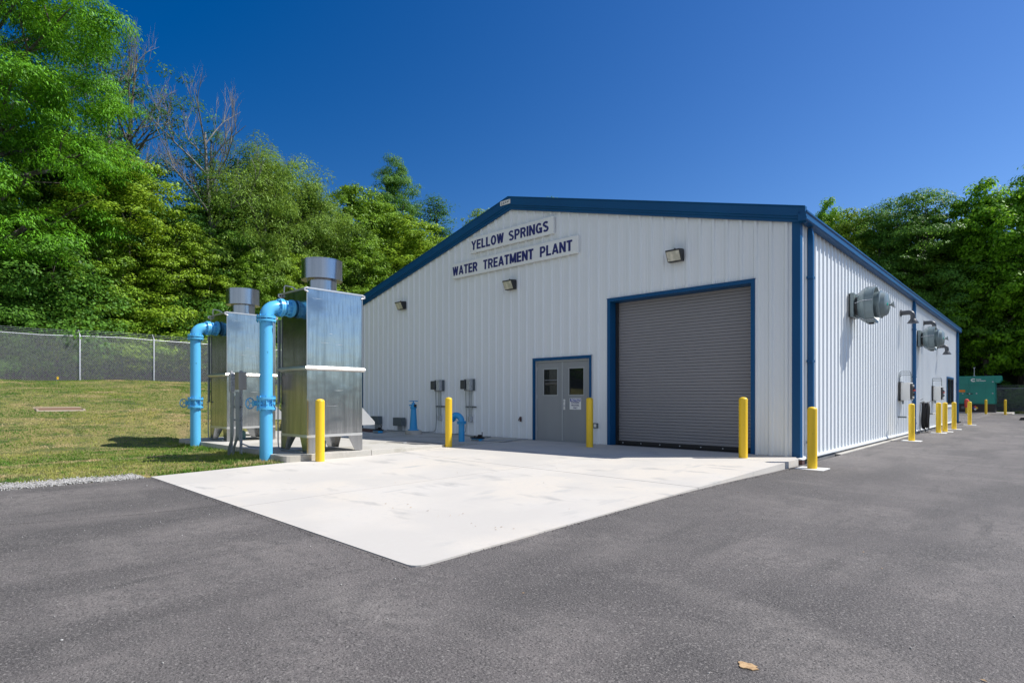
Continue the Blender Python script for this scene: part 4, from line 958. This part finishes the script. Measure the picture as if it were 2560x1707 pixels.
def fx4(n):
    tt = rng.random(n); side = rng.random(n) < .5
    x = np.where(side, .19+rng.uniform(0, .07, n), -6.2+6.4*tt); y = np.where(side, -9.6+9.4*tt, -9.68-rng.uniform(0, .05, n)); return x, y, asz(x, y)+.002
stones('asphalt_crumbs', 900, fx4, .002, .007, M['asph'])
b = B(); rnd = random.Random(2); P = [(.045*(1+.25*rnd.uniform(-1, 1))*math.cos(a), .036*(1+.25*rnd.uniform(-1, 1))*math.sin(a)) for a in [2*math.pi*k/18 for k in range(18)]]
b.prism(P, 0, .006, 'z'); o = b.build('dried_mud', M['leafdry'], smooth=False, bevel=.002); o.location = (2.60, -9.50, float(asz(2.6, -9.5))+.001)
tag(o, 'flat tan patch of dried mud on the asphalt near the bottom of the photo', 'mud patch')
# leaf litter on the slab
b = B()
for k in range(60):
    x, y = rnd.uniform(-1.9, .0), -8.35+rnd.gauss(0, .08)
    if k > 15: x, y = rnd.uniform(-6, 0), rnd.uniform(-9, -2)
    s = rnd.uniform(.006, .018); a = rnd.uniform(0, 6); z = slz(x, y)+.003
    if k > 34: x, y = rnd.uniform(.6, 5), rnd.uniform(-10.5, 2); z = float(asz(x, y))+.004
    b.add([(x+s*math.cos(a), y+s*math.sin(a), z), (x-s*.4*math.sin(a), y+s*.4*math.cos(a), z+.004), (x-s*math.cos(a), y-s*math.sin(a), z), (x+s*.4*math.sin(a), y-s*.4*math.cos(a), z+.002)], [(0, 1, 2, 3)])
o = b.build('leaf_litter', M['leafdry'], smooth=False); o['kind'] = 'stuff'

# ------------------------------------------------------------------ trees
def leaf_quads(c, nrm, tan, ln, wd):
    n = len(c); nrm = nrm/np.linalg.norm(nrm, axis=1, keepdims=True)
    tan = tan-nrm*(tan*nrm).sum(1, keepdims=True); tan /= np.maximum(np.linalg.norm(tan, axis=1, keepdims=True), 1e-6); bi = np.cross(nrm, tan)
    ln = ln[:, None]; wd = wd[:, None]
    v = np.stack([c-tan*ln*.5, c+bi*wd*.5-nrm*ln*.06, c+tan*ln*.5-nrm*ln*.1, c-bi*wd*.5-nrm*ln*.06], 1)
    return v
LS, LM = .82, 1.95     # leaf length and leaf count multipliers
def crown(name, blobs, per, rc, leaves, ls, asp, m, seed, parent, flat=.6, droop=0.0, gap=.0):
    r = np.random.default_rng(seed); C = []
    for (x, y, z, a, c) in blobs:
        k = int(.70*per*a*a/2.2)+5; u = r.normal(0, 1, (k, 3)); u /= np.linalg.norm(u, axis=1, keepdims=True)
        rad = r.uniform(.66, 1.12, (k, 1)); C.append(np.concatenate([np.array([[x, y, z]])+u*rad*np.array([[a, a, c]]), u, np.full((k, 1), 1.)], 1))
    C = np.concatenate(C); keep = r.random(len(C)) > gap; C = C[keep]; nC = len(C)
    cs = rc*r.uniform(.55, 1.25, nC)
    idx = np.repeat(np.arange(nC), np.maximum(4, (leaves*LM*(cs/rc)**2*r.uniform(.6, 1.3, nC)).astype(int))); n = len(idx)
    o = r.normal(0, 1, (n, 3)); o /= np.linalg.norm(o, axis=1, keepdims=True); o *= r.uniform(.2, 1.0, (n, 1))**.5*np.where(r.random((n, 1)) < .12, 1.25, .88)
    rad = np.hypot(o[:, 0], o[:, 1])
    pos = C[idx, :3]+o*cs[idx, None]*np.array([[1.08, 1.08, flat*.85]])
    pos[:, 2] -= droop*rad**2*cs[idx]
    nrm = np.array([[0, 0, .62]])+.65*o+.35*C[idx, 3:6]+r.normal(0, .27, (n, 3))
    tan = o*np.array([[1, 1, .2]])+r.normal(0, .45, (n, 3)); tan[:, 2] -= .3+droop
    L_ = ls*LS*r.uniform(.7, 1.3, n)
    v = leaf_quads(pos, nrm, tan, L_, L_*asp)
    return raw(name, v.reshape(-1, 3), np.arange(n*4).reshape(-1, 4), m, parent)
def trunk(parent, h, r0, blobs, seed, m, lean=(0, 0), twigs=3, name='trunk', bare=False):
    r = random.Random(seed); b = B(); P = []; N = 8
    for k in range(N+1):
        f_ = k/N; P.append(Vector((lean[0]*f_+.12*math.sin(f_*5+seed)*f_*2, lean[1]*f_+.12*math.cos(f_*4+seed)*f_*2, h*f_-.2*(k == 0))))
    b.tube(P, [r0*(1-.80*(k/N)**.9) for k in range(N+1)], 10)
    def limb(a, c, ra, depth):
        mid_ = a.lerp(c, .5)+Vector((r.uniform(-.3, .3), r.uniform(-.3, .3), r.uniform(.0, .5)))*((c-a).length*.22)
        pts = [a, a.lerp(mid_, .5)+Vector((0, 0, .05)), mid_, mid_.lerp(c, .55), c]
        b.tube(pts, [ra, ra*.85, ra*.65, ra*.45, ra*.18], 6 if depth < 2 else 4, caps=False)
        if depth < twigs:
            for q in range(3 if not bare else 4):
                s_ = pts[1+q % 4] if q < 3 else mid_; dvec = (c-a); l = dvec.length*(r.uniform(.35, .6) if not bare else r.uniform(.40, .62))
                dd = (dvec.normalized()+Vector((r.uniform(-.8, .8), r.uniform(-.8, .8), r.uniform(-.1, .7)+(.5 if bare else 0)))).normalized()
                limb(s_, s_+dd*l, ra*.42, depth+1)
    for (x, y, z, a, c) in blobs:
        f_ = min(.95, max(.25, (z-c*.6)/h*.85)); k = f_*N; s_ = P[int(k)].lerp(P[min(N, int(k)+1)], k-int(k))
        limb(s_, Vector((x, y, z+c*.2)), r0*(1-.72*f_)*.5, 1 if not bare else 0)
    return b.build(name, m, parent)
def blobset(seed, n, rx, z0, z1, a, c, top=.5):
    r = random.Random(seed); out = []
    for k in range(n):
        f_ = (k+.5)/n; z = z0+(z1-z0)*f_; env = math.sin(math.pi*min(1, .18+f_*.80))**.7; th = k*2.4+r.uniform(-.4, .4)
        rr = rx*env*r.uniform(.45, .85); out.append((rr*math.cos(th), rr*math.sin(th), z+r.uniform(-.4, .4), a*r.uniform(.75, 1.2), c*r.uniform(.8, 1.2)))
    out.append((0, 0, z1, a*.8, c)); out.append((0, 0, (z0+z1)/2, a*1.2, c*1.4)); return out
KIND = {}
def make_tree(kind, name, blobs, h, r0, leafm, seed, barkm='bark', **kw):
    t = thing(name, 'x', 'tree', (0, 0, -500)); 
    if leafm: crown('crown', blobs, kw.get('per', 16), kw.get('rc', .7), kw.get('leaves', 70), kw.get('ls', .2), kw.get('asp', .55), M[leafm], seed, t, kw.get('flat', .6), kw.get('droop', 0), kw.get('gap', 0))
    trunk(t, h, r0, blobs, seed, M[barkm], kw.get('lean', (0, 0)), kw.get('twigs', 2))
    KIND[kind] = t; t['used'] = 0; return t
make_tree('maple', 'maple_tree', blobset(1, 17, 4.4, 2.8, 12.6, 1.9, 1.35), 12, .22, 'leafB', 1, per=17, leaves=62, ls=.22, asp=.7)
make_tree('lime', 'maple_tree', blobset(2, 16, 4.2, 2.6, 12.2, 1.9, 1.3), 12, .2, 'leafE', 2, per=17, leaves=60, ls=.21, asp=.75, flat=.5)
make_tree('willow', 'willow_tree', blobset(3, 18, 4.3, 3.0, 13.4, 1.8, 1.6), 13, .24, 'leafC', 3, per=20, leaves=95, ls=.22, asp=.27, droop=.5, flat=.8, rc=.75)
make_tree('locust', 'locust_tree', blobset(4, 15, 4.6, 3.5, 13.2, 1.9, .95), 12.6, .2, 'leafD', 4, per=16, leaves=110, ls=.19, asp=.5, flat=.38, droop=.25, rc=.85, gap=.0)
make_tree('dark', 'bushy_tree', blobset(5, 17, 4.4, 1.6, 10.5, 1.9, 1.4), 10, .2, 'leafD', 5, per=17, leaves=62, ls=.22, asp=.6)
make_tree('oak', 'broadleaf_tree', blobset(6, 20, 4.6, 3.2, 13.8, 1.8, 1.3), 13, .26, 'leafG', 6, per=17, leaves=60, ls=.25, asp=.75, gap=.0)
make_tree('airy', 'sparse_tree', blobset(8, 14, 3.6, 5.0, 14.2, 1.5, 1.1), 14.5, .19, 'leafF', 8, per=12, leaves=46, ls=.20, asp=.35, gap=.22, twigs=3)
make_tree('slim', 'slender_tree', blobset(9, 13, 1.8, 4.0, 14.2, 1.1, 1.2), 14, .17, 'leafF', 9, per=24, leaves=60, ls=.18, asp=.5, gap=.1)
make_tree('shrub', 'shrub', blobset(10, 10, 2.6, .9, 4.4, 1.5, 1.0), 4, .09, 'leafB', 10, per=22, leaves=66, ls=.17, asp=.6)
make_tree('dshrub', 'shrub', blobset(11, 10, 2.6, .7, 4.6, 1.5, 1.1), 4, .09, 'leafD', 11, per=22, leaves=70, ls=.16, asp=.55)
make_tree('lshrub', 'shrub', blobset(12, 10, 2.6, .9, 4.2, 1.5, .9), 4, .09, 'leafE', 12, per=22, leaves=66, ls=.16, asp=.6, flat=.45)
# the tall ash close by at the left
rs = random.Random(21); ab = []
for k in range(34):
    f_ = (k+.5)/34; z = 6.5+17*f_; rr = 6.3*math.sin(math.pi*min(1, .22+.72*f_))**.6*rs.uniform(.55, 1.0); th = k*2.4
    ab.append((rr*math.cos(th), rr*math.sin(th), z, rs.uniform(1.5, 2.3), rs.uniform(1.0, 1.5)))
ab += [(0, 0, 15, 3.4, 4), (0, 0, 21, 2.6, 2.5)]
make_tree('ash', 'ash_tree', ab, 21, .42, 'leafA', 21, per=21, leaves=120, ls=.24, asp=.30, droop=.6, flat=.5, rc=.9)
# dead tree
def deadtree(kind, seed, h, spread):
    t = thing('dead_tree', 'x', 'tree', (0, 0, -500)); r = random.Random(seed)
    bl = [(spread*math.cos(k*2.4)*(1.05-.7*k/12)*r.uniform(.7, 1.1), spread*math.sin(k*2.4)*(1.05-.7*k/12)*r.uniform(.7, 1.1), h*(.60+.42*k/12), 1, .5) for k in range(12)]
    trunk(t, h*.86, .24, bl, seed, M['deadbark'], (0, .3), 3, bare=True); KIND[kind] = t; t['used'] = 0
deadtree('dead', 31, 13.5, 4.4)
def plant(kind, x, y, top, label, rz=0, wide=1.0, group=None, name=None, zb=None):
    src = KIND[kind]; hs = {'maple': 14, 'lime': 13.6, 'willow': 15, 'locust': 14.1, 'dark': 12, 'oak': 15.2, 'airy': 15.3, 'slim': 15.4, 'shrub': 5.4, 'dshrub': 5.6, 'lshrub': 5.1, 'ash': 25, 'dead': 13.5}[kind]
    z = float(H(x, y))-.1 if zb is None else zb
    s = (top-z)/hs; w_ = max(.55, s)**.75*wide if kind not in ('shrub', 'dshrub', 'lshrub') else s**.6*wide
    if src['used'] == 0:
        src['used'] = 1; src.location = (x, y, z); src.rotation_euler = (0, 0, rz); src.scale = (w_, w_, s); o = src; o['label'] = label
    else: o = dup(src, (x, y, z), label, rz, (w_, w_, s))
    if group: o['group'] = group
    if 'shrub' in kind: o['category'] = 'shrub'
    return o
WL = 'trees on the wooded hillside'; WR = 'trees behind the generator yard'; SH = 'shrubs along the fence'
plant('ash', -34.6, -8.9, 26.5, 'tallest tree, bright green drooping ash filling the upper left corner', .3, 1.0, WL)
plant('airy', -40, -1.6, 24.6, 'tall sparse blue-green tree with pale bare limbs right of the big ash', .2, 1.15, WL)
plant('dead', -37, 2.0, 21.2, 'leafless grey dead tree with spreading bare branches against the sky', .5, 1.05, WL)
plant('dead', -40.5, -2.6, 24.6, 'second leafless grey snag rising inside the sparse blue-green tree', 2.2, .9, WL)
plant('lime', -36, -2.6, 15.6, 'yellow-green maple below the sparse tree, in front of the dead tree trunk', .9, 1.0, WL)
plant('airy', -39.5, 3.2, 20.2, 'thin blue-green crown behind the right branches of the dead tree', 2.0, 1.2, WL)
plant('willow', -37, 5.6, 19.6, 'large pale feathery willow rising behind the gap between the steel towers', .4, 1.15, WL)
plant('willow', -38, 9.8, 18.4, 'smaller pale willow touching the right side of the large willow', 2.1, .95, WL)
plant('maple', -40, 14.6, 19.6, 'round dark maple left of the lone pointed tree on the skyline', 1.0, 1.0, WL)
plant('locust', -47, 23.9, 26.4, 'lone pointed blue-green tree poking highest above the middle skyline', 1.4, .62, WL)
plant('slim', -48, 30.0, 24.2, 'flat-topped dark blue-green tree at the right end of the hill skyline', .2, 1.6, WL)
plant('lime', -36, 18.2, 16.6, 'big yellow-green maple mound just left of the blue roof edge', .6, 1.2, WL)
plant('lime', -38, 23.5, 15.6, 'yellow-green maple half cut off by the sloping blue roof edge', 2.6, 1.1, WL)
plant('maple', -35, 12.6, 13.6, 'mid-green maple directly above the cowl of the nearest tower, right side', 2.0, .9, WL)
plant('maple', -42, 19.5, 19.4, 'dark green maple behind the yellow-green mound, below the lone pointed tree', 4.0, 1.1, WL)
plant('maple', -43, 9.5, 20.0, 'dark maple showing between the willow and the round dark maple', 5.0, 1.0, WL)
plant('dark', -40, -5.0, 17.5, 'shaded dark tree behind the right edge of the big ash', .1, 1.1, WL)
plant('dark', -38, 2.6, 15.0, 'dark bushy tree at the foot of the dead tree', 1.7, 1.1, WL)
plant('maple', -39, 6.9+1.2, 14.5, 'dark green maple under the willow canopy', 3.3, 1.0, WL)
plant('dark', -38, -9.8, 14.5, 'dark tree under the big ash at the left edge', 2.8, 1.2, WL)
plant('lime', -34.5, -.4, 11.8, 'bright yellow-green tree above the left tower cowl', 3.1, .8, WL)
plant('maple', -34.5, -5.0, 12.0, 'mid-green tree beneath the ash, above the middle of the fence', 5.4, .85, WL)
plant('oak', -36.5, -12.5, 18.5, 'broadleaf tree at the very left edge behind the ash foliage', .7, 1.0, WL)
plant('lime', -34, 6.9, 11.2, 'yellow-green tree between the two tower cowls', .2, .75, WL)
plant('maple', -33.6, 3.4, 10.6, 'leafy green tree just left of the tall cowl of the nearest tower', 1.2, .75, WL)
plant('oak', -33, 33, 21.2, 'tree whose tip just shows over the roof right of the peak', .3, .8, WL)
plant('lime', -44, 34, 22.8, 'tree whose tip just shows over the left roof slope near the peak', 1.3, .8, WL)
for k, (kd, x, y, top, l, rz) in enumerate([
    ('dshrub', -32.2, -9.6, 7.6, 'dark shrub spilling over the fence at the left edge', .3),
    ('dshrub', -32.4, -6.4, 9.0, 'tall dark shrub behind the first visible fence post', 1.9),
    ('lshrub', -32.3, -2.4, 6.9, 'bright yellow-green shrub just above the fence, left of the left blue pipe', 1.0),
    ('shrub', -32.2, -4.4, 6.2, 'mid-green shrub behind the second visible fence post', 2.4),
    ('dshrub', -32.6, .2, 7.4, 'dark shrub behind the left tower cowl', 4.1),
    ('shrub', -32.6, 2.6, 7.8, 'green shrub between the left tower and the right blue pipe elbow', 5.1),
    ('dshrub', -32.4, 5.0, 7.6, 'dark shrub right behind the nearest tower cowl', .6),
    ('lshrub', -32.4, 8.2, 8.6, 'yellow-green shrub between the nearest tower and the roof corner', 2.0),
    ('shrub', -32.8, 11.4, 8.8, 'green shrub just above the left roof corner', 3.0),
    ('dshrub', -32.8, 15.4, 8.6, 'dark shrub low behind the left roof slope', 1.2),
    ('shrub', -32.8, 19.6, 8.8, 'green shrub mostly hidden behind the left roof slope', 4.4),
    ('shrub', -33.0, -13.4, 8.0, 'green shrub behind the fence outside the left edge', .1)]):
    plant(kd, x-1.1, y, top, l, rz, 1.2, SH)
for k, (kd, x, y, top) in enumerate([('oak', -36, -18, 19), ('maple', -35, -24, 15), ('lime', -36, -30, 17), ('dark', -34, -36, 14)]):
    plant(kd, x, y, top, ['broadleaf tree farther along the hill beyond the left edge', 'maple outside the left edge of the photo', 'yellow-green tree outside the left edge of the photo', 'dark tree farthest outside the left edge of the photo'][k], k, 1.1, WL)
# right side, beyond the generator yard
plant('oak', -15.2, 62, 24.4, 'bright tree with a pointed top right above the front corner of the roof', 1.2, .5, WR)
plant('lime', -19.5, 68, 22.6, 'small yellow-green tree top left of the slim pointed one, over the roof corner', .4, .8, WR)
plant('lime', -12.9, 61.5, 22.6, 'yellow-green tree filling the skyline just past the roof corner', 1.1, .8, WR)
plant('maple', -13.6, 66, 22.4, 'mid-green tree top right of the slim pointed tree', 1.4, .9, WR)
plant('locust', -9.8, 61, 22.2, 'feathery locust tree above the middle of the side eave', 2.2, 1.0, WR)
plant('locust', -5.8, 60, 22.4, 'wide feathery locust left of the bright broadleaf tree', 3.9, 1.05, WR)
plant('maple', -7.6, 64.5, 20.6, 'mid-green round tree showing between the two feathery locusts', 2.2, .95, WR)
plant('maple', -3.6, 63, 19.6, 'mid-green round tree between the wide locust and the bright broadleaf', 4.2, .95, WR)
plant('oak', -1.0, 61, 22.6, 'tall bright broadleaf tree above the generator', .5, .9, WR)
plant('oak', 3.4, 60, 23.0, 'tallest bright broadleaf tree at the right edge of the photo', 2.5, .95, WR)
plant('willow', -8.4, 57.5, 15.0, 'soft pale tree hanging over the far end of the side eave', .5, .8, WR)
plant('dark', -4.4, 64, 16.0, 'dark tree in the shade behind the feathery locusts', 2.5, .9, WR)
plant('oak', 1.4, 66, 16.5, 'dark tree in the shade behind the bright broadleaf tree', 3.5, 1.0, WR)
plant('maple', -12.5, 59.5, 15.8, 'mid-green tree low behind the side eave', 5.5, .8, WR)
plant('dark', 5.8, 64, 18.0, 'dark tree just past the right edge behind the tallest broadleaf', .9, 1.0, WR)
plant('locust', -23, 63, 20.5, 'feathery tree mostly hidden behind the roof at the left of the rear row', .6, .9, WR)
# deep woodland behind the first rows: one mass
bl = []
r_ = random.Random(44)
for k in range(34):
    y = -34+k*2.6; x = -47-r_.uniform(0, 7); z0 = float(H(x, y)); 
    topz = float(np.interp(y, [-34, -10, 0, 10, 30, 56], [26, 23, 20.5, 19, 19, 20.5]))
    for q in range(4): bl.append((x+r_.uniform(-1.5, 1.5), y+r_.uniform(-1.5, 1.5), z0+1.5+(topz-z0-4)*q/3, r_.uniform(1.9, 2.6), r_.uniform(1.6, 2.4)))
o = crown('far_wood', bl, 16, 1.0, 62, .34, .65, M['leafD'], 77, None); o['kind'] = 'stuff'
bl = []
for k in range(22):
    x = -38+k*2.7; y = 70+r_.uniform(-1, 5)
    for q in range(5): bl.append((x+r_.uniform(-1, 1), y, 1.2+4.0*q, r_.uniform(2.0, 2.7), r_.uniform(1.8, 2.6)))
o = crown('rear_wood', bl, 20, 1.0, 62, .34, .65, M['leafD'], 78, None); o['kind'] = 'stuff'
# undergrowth behind the fence
bl = []
for k in range(40): y = -32+k*1.6; bl.append((-33.6+r_.uniform(-1.2, .8), y, float(H(-33.6, y))+.9, r_.uniform(.9, 1.4), r_.uniform(.7, 1.2)))
for k in range(20): bl.append((-20+k*1.7, 57.5+r_.uniform(-.6, 1.6), 1.4, r_.uniform(1.0, 1.5), r_.uniform(.9, 1.5)))
o = crown('undergrowth', bl, 34, .6, 70, .15, .6, M['leafD'], 79, None); o['kind'] = 'stuff'
for k, v in KIND.items():
    if 'used' in v: del v['used']
for o in list(bpy.data.objects):
    if o.location.z < -400: bpy.data.objects.remove(o)
    elif 'used' in o: del o['used']
